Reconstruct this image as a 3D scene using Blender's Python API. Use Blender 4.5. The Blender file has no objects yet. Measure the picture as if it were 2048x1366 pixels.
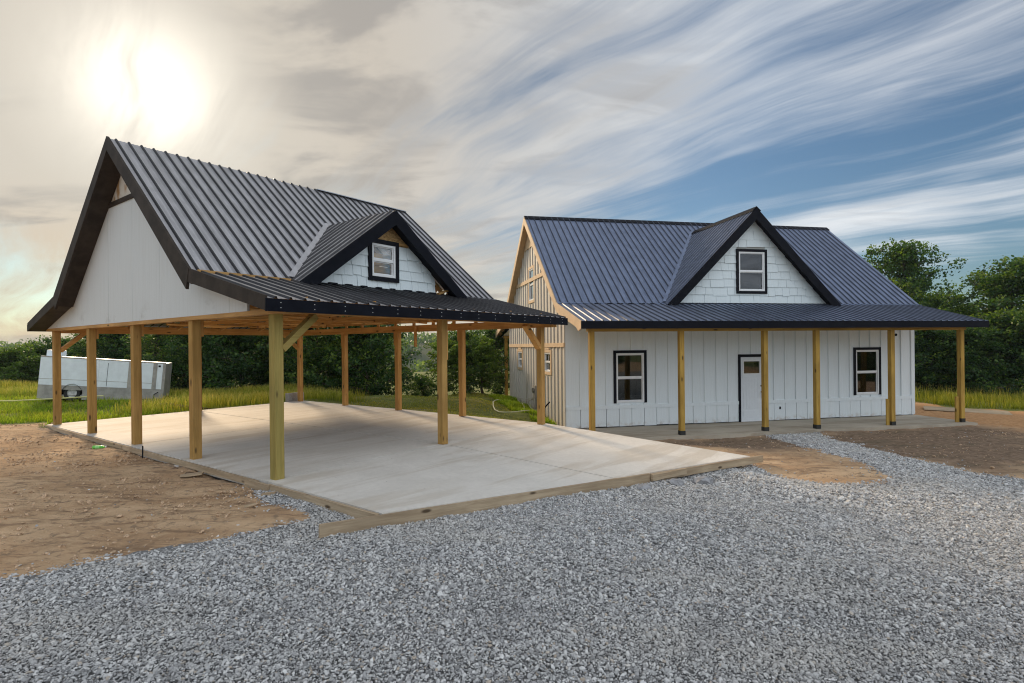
import bpy, bmesh, math, random
import numpy as np
from mathutils import Vector, Matrix
random.seed(7); RNG = np.random.default_rng(7)
PI = math.pi
sc = bpy.context.scene
COL = sc.collection

# ------------------------------------------------------------------ camera
cam = bpy.data.cameras.new('camera'); camo = bpy.data.objects.new('camera', cam); COL.objects.link(camo)
cam.sensor_width = 36.0; cam.lens = 36.0 * 1106.34 / 2048
cam.shift_y = 9.2 / 2048; cam.clip_start = .05; cam.clip_end = 3000
camo.matrix_world = Matrix.Translation((0, 0, 1.7914)) @ (Matrix.Rotation(PI/2, 4, 'X') @ Matrix.Rotation(-.0100, 4, 'Z'))
sc.camera = camo

# ------------------------------------------------------------------ light and sky
SUN_AZ = math.radians(-33.2)      # measured from +Y towards +X
SUN_EL = math.radians(21.5)
SUN_DIR = Vector((math.sin(SUN_AZ)*math.cos(SUN_EL), math.cos(SUN_AZ)*math.cos(SUN_EL), math.sin(SUN_EL)))
sl = bpy.data.lights.new('sun', 'SUN'); slo = bpy.data.objects.new('sun', sl); COL.objects.link(slo)
sl.energy = 1.6; sl.angle = math.radians(10.0); sl.color = (1.0, .76, .50)
slo.rotation_euler = (-SUN_DIR).to_track_quat('-Z', 'Y').to_euler(); slo.location = (-20, 30, 20)
sc.view_settings.view_transform = 'Standard'; sc.view_settings.look = 'None'
sc.view_settings.exposure = 1.27; sc.view_settings.gamma = 1.0; sc.view_settings.use_curve_mapping = False
sc.cycles.max_bounces = 7; sc.cycles.diffuse_bounces = 4; sc.cycles.glossy_bounces = 3
sc.cycles.transparent_max_bounces = 12; sc.cycles.transmission_bounces = 4
sc.cycles.sample_clamp_indirect = 6.0; sc.cycles.use_denoising = True; sc.cycles.filter_width = 1.1
sc.cycles.caustics_reflective = False; sc.cycles.caustics_refractive = False

class N:
    """small node-tree helper"""
    def __init__(self, tree): self.t = tree; self.n = tree.nodes; self.l = tree.links
    def new(self, kind, **kw):
        nd = self.n.new(kind)
        for k, v in kw.items(): setattr(nd, k, v)
        return nd
    def put(self, sock, v):
        if isinstance(v, bpy.types.NodeSocket): self.l.new(v, sock)
        elif isinstance(v, (tuple, list)) and len(v) == 3 and sock.type == 'RGBA': sock.default_value = (*v, 1)
        else: sock.default_value = v
    def math(self, op, a, b=0.0, c=0.0, clamp=False):
        m = self.new('ShaderNodeMath', operation=op, use_clamp=clamp)
        self.put(m.inputs[0], a); self.put(m.inputs[1], b); self.put(m.inputs[2], c); return m.outputs[0]
    def vmath(self, op, a, b=(0, 0, 0)):
        m = self.new('ShaderNodeVectorMath', operation=op); self.put(m.inputs[0], a); self.put(m.inputs[1], b)
        return m.outputs['Value' if op in ('DOT_PRODUCT', 'LENGTH', 'DISTANCE') else 'Vector']
    def mix(self, f, a, b, blend='MIX'):
        m = self.new('ShaderNodeMix', data_type='RGBA', blend_type=blend)
        self.put(m.inputs[0], f); self.put(m.inputs[6], a); self.put(m.inputs[7], b); return m.outputs[2]
    def ramp(self, f, stops, interp='LINEAR'):
        r = self.new('ShaderNodeValToRGB'); e = r.color_ramp.elements; r.color_ramp.interpolation = interp
        while len(e) < len(stops): e.new(.5)
        for el, (p, c) in zip(e, stops): el.position = p; el.color = (*c, 1) if isinstance(c, tuple) else (c, c, c, 1)
        self.put(r.inputs[0], f); return r.outputs[0]
    def rng(self, v, a, b, c=0.0, d=1.0, smooth=True):
        m = self.new('ShaderNodeMapRange', interpolation_type='SMOOTHSTEP' if smooth else 'LINEAR')
        for i, x in enumerate((v, a, b, c, d)): self.put(m.inputs[i], x)
        return m.outputs[0]
    def noise(self, co, scale, detail=4.0, rough=.55, dist=0.0, out=0):
        m = self.new('ShaderNodeTexNoise'); self.put(m.inputs['Vector'], co); m.inputs['Scale'].default_value = scale
        m.inputs['Detail'].default_value = detail; m.inputs['Roughness'].default_value = rough; m.inputs['Distortion'].default_value = dist
        return m.outputs[out]
    def voro(self, co, scale, feature='F1', rand=1.0, out='Distance'):
        m = self.new('ShaderNodeTexVoronoi', feature=feature); self.put(m.inputs['Vector'], co); m.inputs['Scale'].default_value = scale
        m.inputs['Randomness'].default_value = rand; return m.outputs[out]
    def mapping(self, co, scale=(1, 1, 1), rot=(0, 0, 0), loc=(0, 0, 0)):
        m = self.new('ShaderNodeMapping'); self.put(m.inputs[0], co); m.inputs[1].default_value = loc
        m.inputs[2].default_value = rot; m.inputs[3].default_value = scale; return m.outputs[0]
    def bump(self, h, strength=.5, dist=.01):
        b = self.new('ShaderNodeBump'); b.inputs['Strength'].default_value = strength; b.inputs['Distance'].default_value = dist
        self.put(b.inputs['Height'], h); return b.outputs[0]

def build_world():
    w = bpy.data.worlds.new('World'); sc.world = w; w.use_nodes = True
    g = N(w.node_tree); g.n.clear()
    out = g.new('ShaderNodeOutputWorld'); bg = g.new('ShaderNodeBackground'); g.l.new(bg.outputs[0], out.inputs[0])
    bg.inputs[1].default_value = .10
    sky = g.new('ShaderNodeTexSky', sky_type='NISHITA'); sky.sun_disc = False
    sky.sun_elevation = SUN_EL; sky.sun_rotation = SUN_AZ; sky.altitude = 200; sky.air_density = 1.0; sky.dust_density = 1.2; sky.ozone_density = 1.3
    d = g.new('ShaderNodeTexCoord').outputs['Generated']
    d = g.vmath('NORMALIZE', d)
    sx = g.new('ShaderNodeSeparateXYZ'); g.put(sx.inputs[0], d)
    zc = g.math('MAXIMUM', sx.outputs[2], 0.0); za = g.math('ADD', zc, .14)
    px = g.math('DIVIDE', sx.outputs[0], za); py = g.math('DIVIDE', sx.outputs[1], za)
    cb = g.new('ShaderNodeCombineXYZ'); g.put(cb.inputs[0], px); g.put(cb.inputs[1], py); P = cb.outputs[0]
    mu = g.vmath('DOT_PRODUCT', d, tuple(SUN_DIR))          # cosine of the angle to the sun
    # cloud layer: long wind-drawn cirrus streaks, thick veil around the sun
    warp = g.noise(P, .45, 3, .5, out=1)
    Pw = g.vmath('ADD', P, g.vmath('SCALE', g.vmath('SUBTRACT', warp, (.5, .5, .5)), (0, 0, 0)))
    sc_ = g.new('ShaderNodeVectorMath', operation='SCALE'); g.put(sc_.inputs[0], g.vmath('SUBTRACT', warp, (.5, .5, .5))); sc_.inputs['Scale'].default_value = .75
    Pw = g.vmath('ADD', P, sc_.outputs[0])
    S1 = g.mapping(g.mapping(Pw, rot=(0, 0, math.radians(-141))), scale=(.22, 1.15, 1))
    n1 = g.noise(S1, 1.0, 9, .56, .25)
    S2 = g.mapping(g.mapping(Pw, rot=(0, 0, math.radians(-134)), loc=(3.1, 1.7, 0)), scale=(.34, 2.9, 1))
    n2 = g.noise(S2, 1.7, 10, .64, .3)
    n3 = g.noise(g.mapping(Pw, loc=(7, 2, 0)), .55, 4, .5)
    cov = g.math('ADD', g.math('MULTIPLY', n1, .62), g.math('MULTIPLY', n2, .38))
    cov = g.math('ADD', cov, g.math('MULTIPLY', g.math('SUBTRACT', n3, .5), .55))
    veil = g.math('ADD', g.rng(mu, .55, .97, 0, .17), g.math('ADD', g.rng(sx.outputs[2], .3, .9, 0, .10), g.rng(mu, .2, -.3, 0, .10)))                        # more cover towards the sun, overhead, and behind the camera for added fill
    cov = g.math('ADD', cov, veil)
    cov = g.math('SUBTRACT', cov, g.rng(sx.outputs[2], .03, .24, .10, 0))
    m = g.rng(cov, .41, .69)
    m = g.math('MULTIPLY', m, .93)
    # cloud colour: warmer towards the sun; brightened behind the camera as added fill
    t = g.rng(mu, -1.0, 1.0, 0, 1, smooth=False)
    ccol = g.ramp(t, [(0, (6.9, 7.3, 7.8)), (.40, (6.3, 6.6, 6.9)), (.62, (4.1, 4.15, 4.2)), (.80, (3.1, 3.26, 3.42)), (.92, (2.75, 2.72, 2.64)), (.975, (2.75, 2.47, 2.08)), (.993, (2.95, 2.65, 2.22)), (1, (3.5, 3.2, 2.75))])
    low = g.math('MULTIPLY', g.rng(sx.outputs[2], .02, .26, 1, 0), g.rng(mu, .60, .95))
    ccol = g.mix(low, ccol, g.mix(1.0, ccol, (1.10, .94, .74), 'MULTIPLY'))
    # thick parts go grey underneath
    thick = g.rng(cov, .52, .72)
    shade = g.rng(g.noise(g.mapping(Pw, scale=(.8, 1.5, 1), loc=(2, 9, 0)), 1.5, 6, .58, .5), .44, .60)
    dk = g.math('MULTIPLY', g.math('MULTIPLY', thick, shade), .58)
    glow = g.rng(mu, .975, .995)
    dk = g.math('MULTIPLY', dk, g.math('SUBTRACT', 1.0, g.math('MULTIPLY', glow, .9)))
    ccol = g.mix(dk, ccol, g.mix(t, (1.6, 1.75, 1.95), (1.25, 1.18, 1.12)))
    base = g.mix(1.0, sky.outputs[0], (.27, .34, .385), 'MULTIPLY')
    base = g.mix(g.rng(mu, .6, .93), base, g.mix(1.0, base, (.46, .52, .57), 'MULTIPLY'))
    c = g.mix(m, base, ccol)
    # bright aureole of the veiled sun
    au = g.math('POWER', g.math('MAXIMUM', mu, 0.0), 330.0)
    au = g.math('MULTIPLY', au, g.rng(g.noise(S2, 1.6, 5, .6, .4), .36, .60, .15, 1.25))
    c = g.mix(1.0, c, g.mix(au, (0, 0, 0), (2.6, 2.35, 1.95)), 'ADD')
    g.put(bg.inputs[0], c)
build_world()

# ------------------------------------------------------------------ helpers
def tag(o, label=None, cat=None, group=None, kind=None):
    for k, v in (('label', label), ('category', cat), ('group', group), ('kind', kind)):
        if v: o[k] = v
    return o
def empty(name, loc=(0, 0, 0), rz=0.0, parent=None):
    o = bpy.data.objects.new(name, None); COL.objects.link(o); o.location = loc; o.rotation_euler = (0, 0, rz)
    o.empty_display_size = .2
    if parent: o.parent = parent
    return o
def link(name, me, parent=None, loc=(0, 0, 0), rot=(0, 0, 0)):
    o = bpy.data.objects.new(name, me); COL.objects.link(o); o.location = loc; o.rotation_euler = rot
    if parent: o.parent = parent
    return o
class MB:
    def __init__(self): self.v = []; self.f = []
    def add(self, vs, fs):
        b = len(self.v); self.v += [tuple(map(float, p)) for p in vs]; self.f += [tuple(b+i for i in f) for f in fs]; return self
    def box(self, x0, x1, y0, y1, z0, z1):
        return self.add([(x0,y0,z0),(x1,y0,z0),(x1,y1,z0),(x0,y1,z0),(x0,y0,z1),(x1,y0,z1),(x1,y1,z1),(x0,y1,z1)],
            [(3,2,1,0),(4,5,6,7),(0,1,5,4),(1,2,6,5),(2,3,7,6),(3,0,4,7)])
    def prism(self, poly, axis, a0, a1):
        """poly: 2-D outline; axis: the direction it is extruded along (x: poly is y,z; y: poly is x,z; z: poly is x,y)"""
        n = len(poly)
        mk = {'x': lambda p, a: (a, p[0], p[1]), 'y': lambda p, a: (p[0], a, p[1]), 'z': lambda p, a: (p[0], p[1], a)}[axis]
        vs = [mk(p, a0) for p in poly] + [mk(p, a1) for p in poly]
        fs = [tuple(range(n-1, -1, -1)), tuple(range(n, 2*n))] + [(i, (i+1) % n, n+(i+1) % n, n+i) for i in range(n)]
        return self.add(vs, fs)
    def bar(self, p0, p1, w, h, up=(0, 0, 1)):
        """rectangular timber from p0 to p1; h across 'up', w sideways"""
        p0, p1 = Vector(p0), Vector(p1); d = (p1-p0).normalized(); s = d.cross(Vector(up)).normalized(); u = s.cross(d)
        vs = [p + s*a*w/2 + u*b*h/2 for p in (p0, p1) for a, b in ((-1,-1),(1,-1),(1,1),(-1,1))]
        return self.add(vs, [(0,1,2,3),(7,6,5,4),(0,4,5,1),(1,5,6,2),(2,6,7,3),(3,7,4,0)])
    def tube(self, pts, r, n=8, cap=True):
        pts = [Vector(p) for p in pts]; m = len(pts); rs = r if isinstance(r, (list, tuple)) else [r]*m
        vs = []; ref = Vector((0, 0, 1))
        for i, p in enumerate(pts):
            d = (pts[min(i+1, m-1)]-pts[max(i-1, 0)]).normalized()
            a = d.cross(ref if abs(d.z) < .95 else Vector((1, 0, 0))).normalized(); b = a.cross(d)
            for k in range(n):
                t = 2*PI*k/n; vs.append(p + (a*math.cos(t)+b*math.sin(t))*rs[i])
        fs = [(i*n+k, i*n+(k+1) % n, (i+1)*n+(k+1) % n, (i+1)*n+k) for i in range(m-1) for k in range(n)]
        if cap: fs += [tuple(range(n-1, -1, -1)), tuple(range((m-1)*n, m*n))]
        return self.add(vs, fs)
    def mesh(self, name, mat=None, smooth=False, fix=True):
        me = bpy.data.meshes.new(name); me.from_pydata(self.v, [], self.f)
        if fix:
            bm = bmesh.new(); bm.from_mesh(me); bmesh.ops.recalc_face_normals(bm, faces=bm.faces); bm.to_mesh(me); bm.free()
        if mat: me.materials.append(mat)
        if smooth: me.polygons.foreach_set('use_smooth', [True]*len(me.polygons))
        me.update(); return me
    def build(self, name, mat, parent=None, smooth=False, fix=True, loc=(0, 0, 0)):
        return link(name, self.mesh(name, mat, smooth, fix), parent, loc)
def B(name, mat, parent, *box): return MB().box(*box).build(name, mat, parent)

def newmat(name):
    m = bpy.data.materials.new(name); m.use_nodes = True
    g = N(m.node_tree); b = g.n['Principled BSDF']; return m, g, b
def plain(name, col, rough=.6, metal=0.0, var=.0, scale=8, bump=0.0, bscale=60, spec=.5):
    m, g, b = newmat(name); b.inputs['Roughness'].default_value = rough; b.inputs['Metallic'].default_value = metal
    b.inputs['Specular IOR Level'].default_value = spec
    co = g.new('ShaderNodeTexCoord').outputs['Object']
    if var:
        n = g.noise(co, scale, 6, .6)
        g.put(b.inputs[0], g.mix(g.rng(n, .3, .7), tuple(c*(1-var) for c in col), tuple(min(1, c*(1+var)) for c in col)))
    else: g.put(b.inputs[0], col)
    if bump: g.put(b.inputs['Normal'], g.bump(g.noise(co, bscale, 4, .6), bump, .004))
    return m
def wood(name, c0, c1, axis, rough=.75, knots=True, grain=1.0, green=0.0):
    """sawn timber: long grain along one axis, growth-ring waves and dark knots"""
    m, g, b = newmat(name); b.inputs['Roughness'].default_value = rough; b.inputs['Specular IOR Level'].default_value = .25
    co = g.new('ShaderNodeTexCoord').outputs['Object']
    oi = g.new('ShaderNodeObjectInfo').outputs['Random']
    off = g.new('ShaderNodeCombineXYZ'); r17 = g.math('MULTIPLY', oi, 17.0)
    for i in range(3): g.put(off.inputs[i], g.math('MULTIPLY', r17, (1.0, 1.37, 2.11)[i]))
    co = g.vmath('ADD', co, off.outputs[0])
    k = {'x': (.06, 1, 1), 'y': (1, .06, 1), 'z': (1, 1, .06)}[axis]
    S = g.mapping(co, scale=k)
    n1 = g.noise(S, 28*grain, 5, .6, 1.2); n2 = g.noise(S, 9*grain, 3, .5, .6); n3 = g.noise(co, 1.3, 3, .5)
    f = g.math('ADD', g.math('MULTIPLY', n1, .55), g.math('MULTIPLY', n2, .45))
    col = g.mix(g.rng(f, .32, .68), c0, c1)
    col = g.mix(g.rng(n3, .35, .75, 0, .45), col, tuple(x*.68 for x in c0))
    if green: col = g.mix(g.rng(g.noise(g.mapping(co, scale=k, loc=(5, 5, 5)), 4, 3, .5), .3, .7, 0, green), col, (.16, .20, .06))
    if knots:
        kk = {'x': (.33, 1, 1), 'y': (1, .33, 1), 'z': (1, 1, .33)}[axis]
        kv = g.voro(g.mapping(co, scale=kk), 6.0)
        col = g.mix(g.rng(kv,   .07, .17, .85, 0), col, (.045, .025, .012))
    g.put(b.inputs[0], col)
    g.put(b.inputs['Normal'], g.bump(n1, .35, .003))
    return m

# --- materials
M = {}
PINE0, PINE1 = (.40, .22, .075), (.62, .37, .145)
for ax in 'xyz':
    M['pine_'+ax] = wood('pine_'+ax, PINE0, PINE1, ax)
    M['treated_'+ax] = wood('treated_'+ax, (.31, .215, .058), (.52, .375, .12), ax, green=.32)
    M['orange_'+ax] = wood('orange_'+ax, (.46, .225, .062), (.70, .39, .13), ax)
    M['form_'+ax] = wood('form_'+ax, (.34, .25, .16), (.57, .45, .31), ax, rough=.9)
M['rough_x'] = wood('rough_x', (.22, .115, .045), (.40, .22, .09), 'x')
M['brown_z'] = wood('brown_z', (.34, .185, .052), (.54, .32, .105), 'z', green=.10)
M['cedar_z'] = wood('cedar_z', (.33, .195, .038), (.54, .345, .080), 'z')
M['cedar_x'] = wood('cedar_x', (.30, .185, .04), (.50, .335, .085), 'x')
M['trim_tan'] = plain('tan_trim', (.62, .44, .27), .7, var=.10, scale=3, bump=.15)
def metal_roof(name, col, rough, metal):
    m, g, b = newmat(name)
    co = g.new('ShaderNodeTexCoord').outputs['Object']
    n = g.noise(g.mapping(co, scale=(3, 1, 1)), 2.2, 5, .6); n2 = g.noise(co, 40, 3, .6)
    g.put(b.inputs[0], g.mix(g.rng(n, .3, .7), tuple(c*.86 for c in col), tuple(c*1.14 for c in col)))
    g.put(b.inputs['Roughness'], g.math('ADD', g.math('MULTIPLY', n2, .16), g.math('ADD', g.math('MULTIPLY', n, .12), rough-.14)))
    b.inputs['Metallic'].default_value = metal
    g.put(b.inputs['Normal'], g.bump(g.noise(g.mapping(co, scale=(2.0, .5, .5)), 2.0, 2, .5), .12, .02))
    return m
M['bright_pine'] = wood('bright_pine', (.62, .33, .10), (.82, .50, .19), 'x')
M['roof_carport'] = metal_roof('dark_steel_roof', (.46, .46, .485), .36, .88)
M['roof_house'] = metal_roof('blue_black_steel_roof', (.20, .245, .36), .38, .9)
M['rib_shade_carport'] = metal_roof('shaded_steel_rib', (.045, .045, .05), .40, .7)  # same steel as the pans, with the shade on the ribs put into the colour
M['rib_shade_house'] = metal_roof('shaded_blue_black_rib', (.085, .10, .14), .55, .7)
M['fascia'] = plain('black_steel_fascia', (.007, .008, .013), .5, .0, var=.2, scale=5, bump=.06, bscale=12, spec=.06)
M['rake_brown'] = plain('dark_brown_rake', (.040, .031, .025), .6, .0, var=.3, scale=4, bump=.1, bscale=20, spec=.15)
M['blackpaint'] = plain('black_trim_paint', (.008, .009, .014), .55, var=.15, spec=.1)
M['boot'] = plain('black_plastic_boot', (.018, .018, .017), .55, var=.2)
def painted_board(name, col, dirt=.12, axis='z'):
    m, g, b = newmat(name); b.inputs['Roughness'].default_value = .55
    co = g.new('ShaderNodeTexCoord').outputs['Object']
    k = {'z': (1, 1, .05), 'x': (.05, 1, 1)}[axis]
    n = g.noise(g.mapping(co, scale=k), 30, 4, .6, .5); n2 = g.noise(g.mapping(co, scale=(1, 1, .25)), 3.0, 5, .6)
    c = g.mix(g.rng(n, .3, .7), tuple(x*.95 for x in col), col)
    c = g.mix(g.rng(n2, .50, .80, 0, dirt), c, (.45, .40, .31))
    sp = g.new('ShaderNodeSeparateXYZ'); g.put(sp.inputs[0], co)
    mud = g.math('MULTIPLY', g.rng(sp.outputs[2], -.73, -.50, 1, 0), g.rng(g.noise(co, 5, 5, .65), .42, .68, 0, .55)) if dirt < .2 else 0.0
    c = g.mix(mud, c, (.40, .29, .19))
    g.put(b.inputs[0], c); g.put(b.inputs['Normal'], g.bump(n, .25, .002)); return m
M['white_siding'] = painted_board('white_siding', (.78, .84, .87), .10)
M['gable_siding'] = painted_board('gable_siding', (.62, .58, .52), .25)  # same white siding as the front; warm sunlight put into the colour
M['white_trim'] = plain('white_vinyl', (.80, .81, .82), .35)
M['shingle'] = painted_board('white_shingle', (.74, .82, .85), .06)
M['door_white'] = plain('white_door_paint', (.74, .78, .82), .4, var=.02)
def carport_gable():
    m, g, b = newmat('white_gable_panel'); b.inputs['Roughness'].default_value = .5
    co = g.new('ShaderNodeTexCoord').outputs['Object']
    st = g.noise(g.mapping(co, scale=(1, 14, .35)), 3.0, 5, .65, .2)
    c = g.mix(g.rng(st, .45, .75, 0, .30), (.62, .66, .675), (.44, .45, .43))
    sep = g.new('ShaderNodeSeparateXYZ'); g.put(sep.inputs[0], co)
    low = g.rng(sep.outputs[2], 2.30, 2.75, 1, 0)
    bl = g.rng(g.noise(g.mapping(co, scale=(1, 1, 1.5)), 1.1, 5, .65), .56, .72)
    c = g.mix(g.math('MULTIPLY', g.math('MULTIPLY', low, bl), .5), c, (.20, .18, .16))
    g.put(b.inputs[0], c); g.put(b.inputs['Normal'], g.bump(g.noise(g.mapping(co, scale=(1, 20, .4)), 3, 3, .6), .2, .003)); return m
M['carport_gable'] = carport_gable()
def osb():
    m, g, b = newmat('strand_board'); b.inputs['Roughness'].default_value = .85
    co = g.new('ShaderNodeTexCoord').outputs['Object']
    v = g.voro(g.mapping(co, scale=(1, 1, 2.2)), 26, out='Color')
    s = g.new('ShaderNodeSeparateColor'); g.put(s.inputs[0], v)
    g.put(b.inputs[0], g.mix(s.outputs[0], (.30, .17, .06), (.58, .38, .17))); return m
M['osb'] = osb()
def stained():
    m, g, b = newmat('stained_white_panel'); b.inputs['Roughness'].default_value = .6
    co = g.new('ShaderNodeTexCoord').outputs['Object']
    n = g.noise(g.mapping(co, scale=(1, 1.6, .6)), 2.6, 5, .6)
    g.put(b.inputs[0], g.mix(g.rng(n, .48, .60), (.60, .58, .53), (.34, .20, .08))); return m
M['stained_panel'] = stained()
def glass(name, refl=1.0, tint=(.86, .90, .90)):
    m = bpy.data.materials.new(name); m.use_nodes = True; g = N(m.node_tree); g.n.clear()
    o = g.new('ShaderNodeOutputMaterial'); mx = g.new('ShaderNodeMixShader'); tr = g.new('ShaderNodeBsdfTransparent'); gl = g.new('ShaderNodeBsdfGlossy')
    tr.inputs[0].default_value = (*tint, 1); gl.inputs['Roughness'].default_value = .015; gl.inputs[0].default_value = (.95, .97, 1, 1)
    fr = g.new('ShaderNodeFresnel'); fr.inputs[0].default_value = 1.52
    g.put(mx.inputs[0], g.math('MULTIPLY', fr.outputs[0], refl, clamp=True)); g.l.new(tr.outputs[0], mx.inputs[1]); g.l.new(gl.outputs[0], mx.inputs[2]); g.l.new(mx.outputs[0], o.inputs[0]); return m
M['glass'] = glass('window_glass', 1.7, (.60, .66, .64))
M['glass_clear'] = glass('clear_window_glass', .35, (.95, .96, .95))
M['interior'] = plain('dim_room', (.10, .095, .09), .9)
M['blind'] = plain('pale_blind', (.5, .5, .48), .8)
M['brownthing'] = plain('brown_cardboard', (.12, .085, .06), .85)
def concrete(name, c0, c1, stain):
    m, g, b = newmat(name); b.inputs['Roughness'].default_value = .75; b.inputs['Specular IOR Level'].default_value = .35
    co = g.new('ShaderNodeTexCoord').outputs['Object']
    n1 = g.noise(co, .9, 6, .62, .5); n2 = g.noise(co, 14, 5, .6); n3 = g.noise(g.mapping(co, scale=(.35, 2.2, 1), rot=(0, 0, .2)), 1.1, 5, .6, .7)
    c = g.mix(g.rng(n1, .3, .7), c0, c1); c = g.mix(g.rng(n3, .46, .66, 0, .85), c, stain)
    c = g.mix(g.rng(n2, .35, .7, 0, .14), c, tuple(x*.6 for x in c0))
    sp = g.voro(co, 3.5); c = g.mix(g.rng(sp, .018, .035, .7, 0), c, (.12, .10, .08))
    g.put(b.inputs[0], c); g.put(b.inputs['Normal'], g.bump(n2, .12, .004)); return m
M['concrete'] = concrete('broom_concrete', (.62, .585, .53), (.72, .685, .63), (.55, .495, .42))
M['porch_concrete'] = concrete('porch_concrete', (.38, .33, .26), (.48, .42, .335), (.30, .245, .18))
M['concrete_dark'] = plain('joint_concrete', (.06, .055, .05), .95)
# ------------------------------------------------------------------ terrain
def CW(s, t): return (-3.243+.59784*s-.80162*t, 7.606+.80162*s+.59784*t)      # carport grid -> world
def HW(p, d): return (1.606+.97943*p-.2018*d, 16.677+.2018*p+.97943*d)        # house grid -> world
CTRL = [(*CW(s, t), z) for s, t, z in [(-.3,-2.4,-.17),(-.3,-1,-.14),(-.3,0,-.12),(-.3,2.5,-.11),(-.3,5,-.10),(-.3,7.5,-.07),(-.3,10.2,-.05),(3.3,10.3,-.05),(7,10.2,-.08),
  (7,7.5,-.08),(7,5,-.10),(7,2.5,-.14),(7.0,0.3,-.24),(7.1,-2,-.40),(7.2,-4.9,-.47),(0,-2.7,-.19),(1.7,-3.2,-.24),(3.5,-4.0,-.31),(5.2,-4.6,-.39),(7,-5.3,-.48),
  (3,2,-.3),(3,6,-.3),(3,-1.5,-.35),(5,-2.5,-.42),(5,5,-.3),(1,8,-.3),(1,2,-.3)]]
CTRL += [(*HW(p, d), z) for p, d, z in [(0,-2.3,-.72),(1.5,-2.35,-.80),(3,-2.35,-.81),(5.4,-2.35,-.80),(7.5,-2.35,-.79),(10,-2.35,-.80),(12.7,-2.35,-.81),(14.2,0,-.74),(14,4,-.72),(14.5,8,-.65),(18,4,-.72),
  (-.15,0,-.72),(-.15,1.5,-.70),(-.15,3,-.66),(-.15,5,-.62),(-.15,8.4,-.56),(-1.6,8.4,-.3),(-1.5,6,-.28),(-1.2,4,-.32),(-.9,2,-.42),(5,4,-.9),(10,4,-.9),(5,-1,-.9),(10,-1,-.9),(2,6,-.8),(-.2,10.5,-.62),(5,11,-.9),(12,11,-.9)]]
CTRL += [(0,0,-.2),(0,3.5,-.24),(3,3.5,-.33),(-4,5,-.16),(-7,7,-.11),(-8,3,-.1),(-12,10,-.07),(5,9.6,-.58),(9,10,-.72),(8,5,-.5),(14,12,-.8),(6,7,-.5),(12,7,-.68),
 (-20,16,.0),(-14,20,-.04),(-18,22,-.02),(-10,24,-.1),(-5,21,-.06),(-3,20,-.06),(-1.5,20,-.08),(-26,25,.1),(-16,27,-.5),(-10,28,-.9),(-5,26,-.9),(-4,30,-2.6),(2,33,-3),(10,32,-1.6),(17,26,-.85),(22,25,-.8),(28,24,-.8),(18,33,-1.8),(28,33,-1.6),
 (-10,38,-4),(-25,36,-1.4),(-40,45,-1),(0,50,-7),(20,50,-6),(45,40,-4),(0,90,-14),(-60,90,-5),(70,90,-12),(0,-15,-.3),(-20,-5,0),(20,-5,-1),(0,-40,.5),(-45,0,.3),(45,5,-2.5),(40,-40,0),(-40,-40,1)]
_C = np.array(CTRL)
def ground(x, y):
    x = np.asarray(x, float); y = np.asarray(y, float); sh = x.shape; x = x.ravel(); y = y.ravel(); out = np.empty(len(x))
    for i in range(0, len(x), 20000):
        dx = x[i:i+20000, None]-_C[None, :, 0]; dy = y[i:i+20000, None]-_C[None, :, 1]
        w = 1/(dx*dx+dy*dy+.15)**1.6; out[i:i+20000] = (w*_C[None, :, 2]).sum(1)/w.sum(1)
    r = np.hypot(x, y); f = np.clip((r-110)/200, 0, 1); return (out*(1-f)-14*f).reshape(sh)
def gz(x, y): return float(ground(np.array([x]), np.array([y]))[0])
def pip(px, py, poly):
    px = np.asarray(px); py = np.asarray(py); ins = np.zeros(px.shape, bool); n = len(poly); j = n-1
    for i in range(n):
        xi, yi = poly[i]; xj, yj = poly[j]
        ins ^= ((yi > py) != (yj > py)) & (px < (xj-xi)*(py-yi)/((yj-yi) or 1e-9)+xi); j = i
    return ins
def pdist(px, py, poly):
    """signed distance to a polygon, positive inside"""
    d = np.full(px.shape, 1e9); n = len(poly)
    for i in range(n):
        ax, ay = poly[i]; bx, by = poly[(i+1) % n]; vx, vy = bx-ax, by-ay
        t = np.clip(((px-ax)*vx+(py-ay)*vy)/(vx*vx+vy*vy+1e-12), 0, 1)
        d = np.minimum(d, np.hypot(px-ax-t*vx, py-ay-t*vy))
    return np.where(pip(px, py, poly), d, -d)
_K = [(RNG.normal(size=2), RNG.uniform(0, 6.3)) for _ in range(40)]
def fbm(x, y, f0=1.0, octv=4, k0=0):
    out = np.zeros(np.shape(x)); a = 1.0; f = f0
    for o in range(octv):
        for j in range(4):
            (kx, ky), ph = _K[(k0+o*4+j) % 40]; nn = math.hypot(kx, ky); out = out+a*.35*np.sin((x*kx+y*ky)/nn*f*(1+.23*j)+ph+1.3*np.sin((x*ky-y*kx)/nn*f*.7+ph*2))
        a *= .55; f *= 2.1
    return out
GRAVEL = [(-4.4,4.73),(-3.96,4.99),(-3.52,5.34),(-3.08,5.6),(-2.74,5.97),(-2.42,6.27),(-2.45,6.43),(-2.78,6.72),(-3.11,7.05),(-3.45,7.42)]
STRIP = [(-3.45,7.42),(-4.51,8.51),(-5.23,8.94),(-6.32,9.91),(-7.64,10.89),(-8.79,11.64),(-10.46,12.78),(-11.25,13.09),(-11.45,13.5), CW(.3,9.6), CW(.3,0)]
WALK = [(4.3,10.48),(4.38,10.22),(4.64,9.63),(5.2,9.24),(5.65,9.02),(6.28,9.22),(6.53,9.65),(6.69,10.38),(6.75,11.42),(7.1,13.43),(7.15,14.82),(7.2,16.1),(8.9,16.3),(8.45,13.74),(8.18,12.33),(8.45,11.64),(8.66,10.97),(8.77,10.4),(9.24,10.01)]
GRAVEL_POLY = [(-14,.5),(-8,3.2)] + GRAVEL + [CW(0,0), CW(3.2,-1), CW(6.4,-3)] + WALK + [(16,8.5),(30,4),(30,-12),(-14,-12)]
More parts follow.
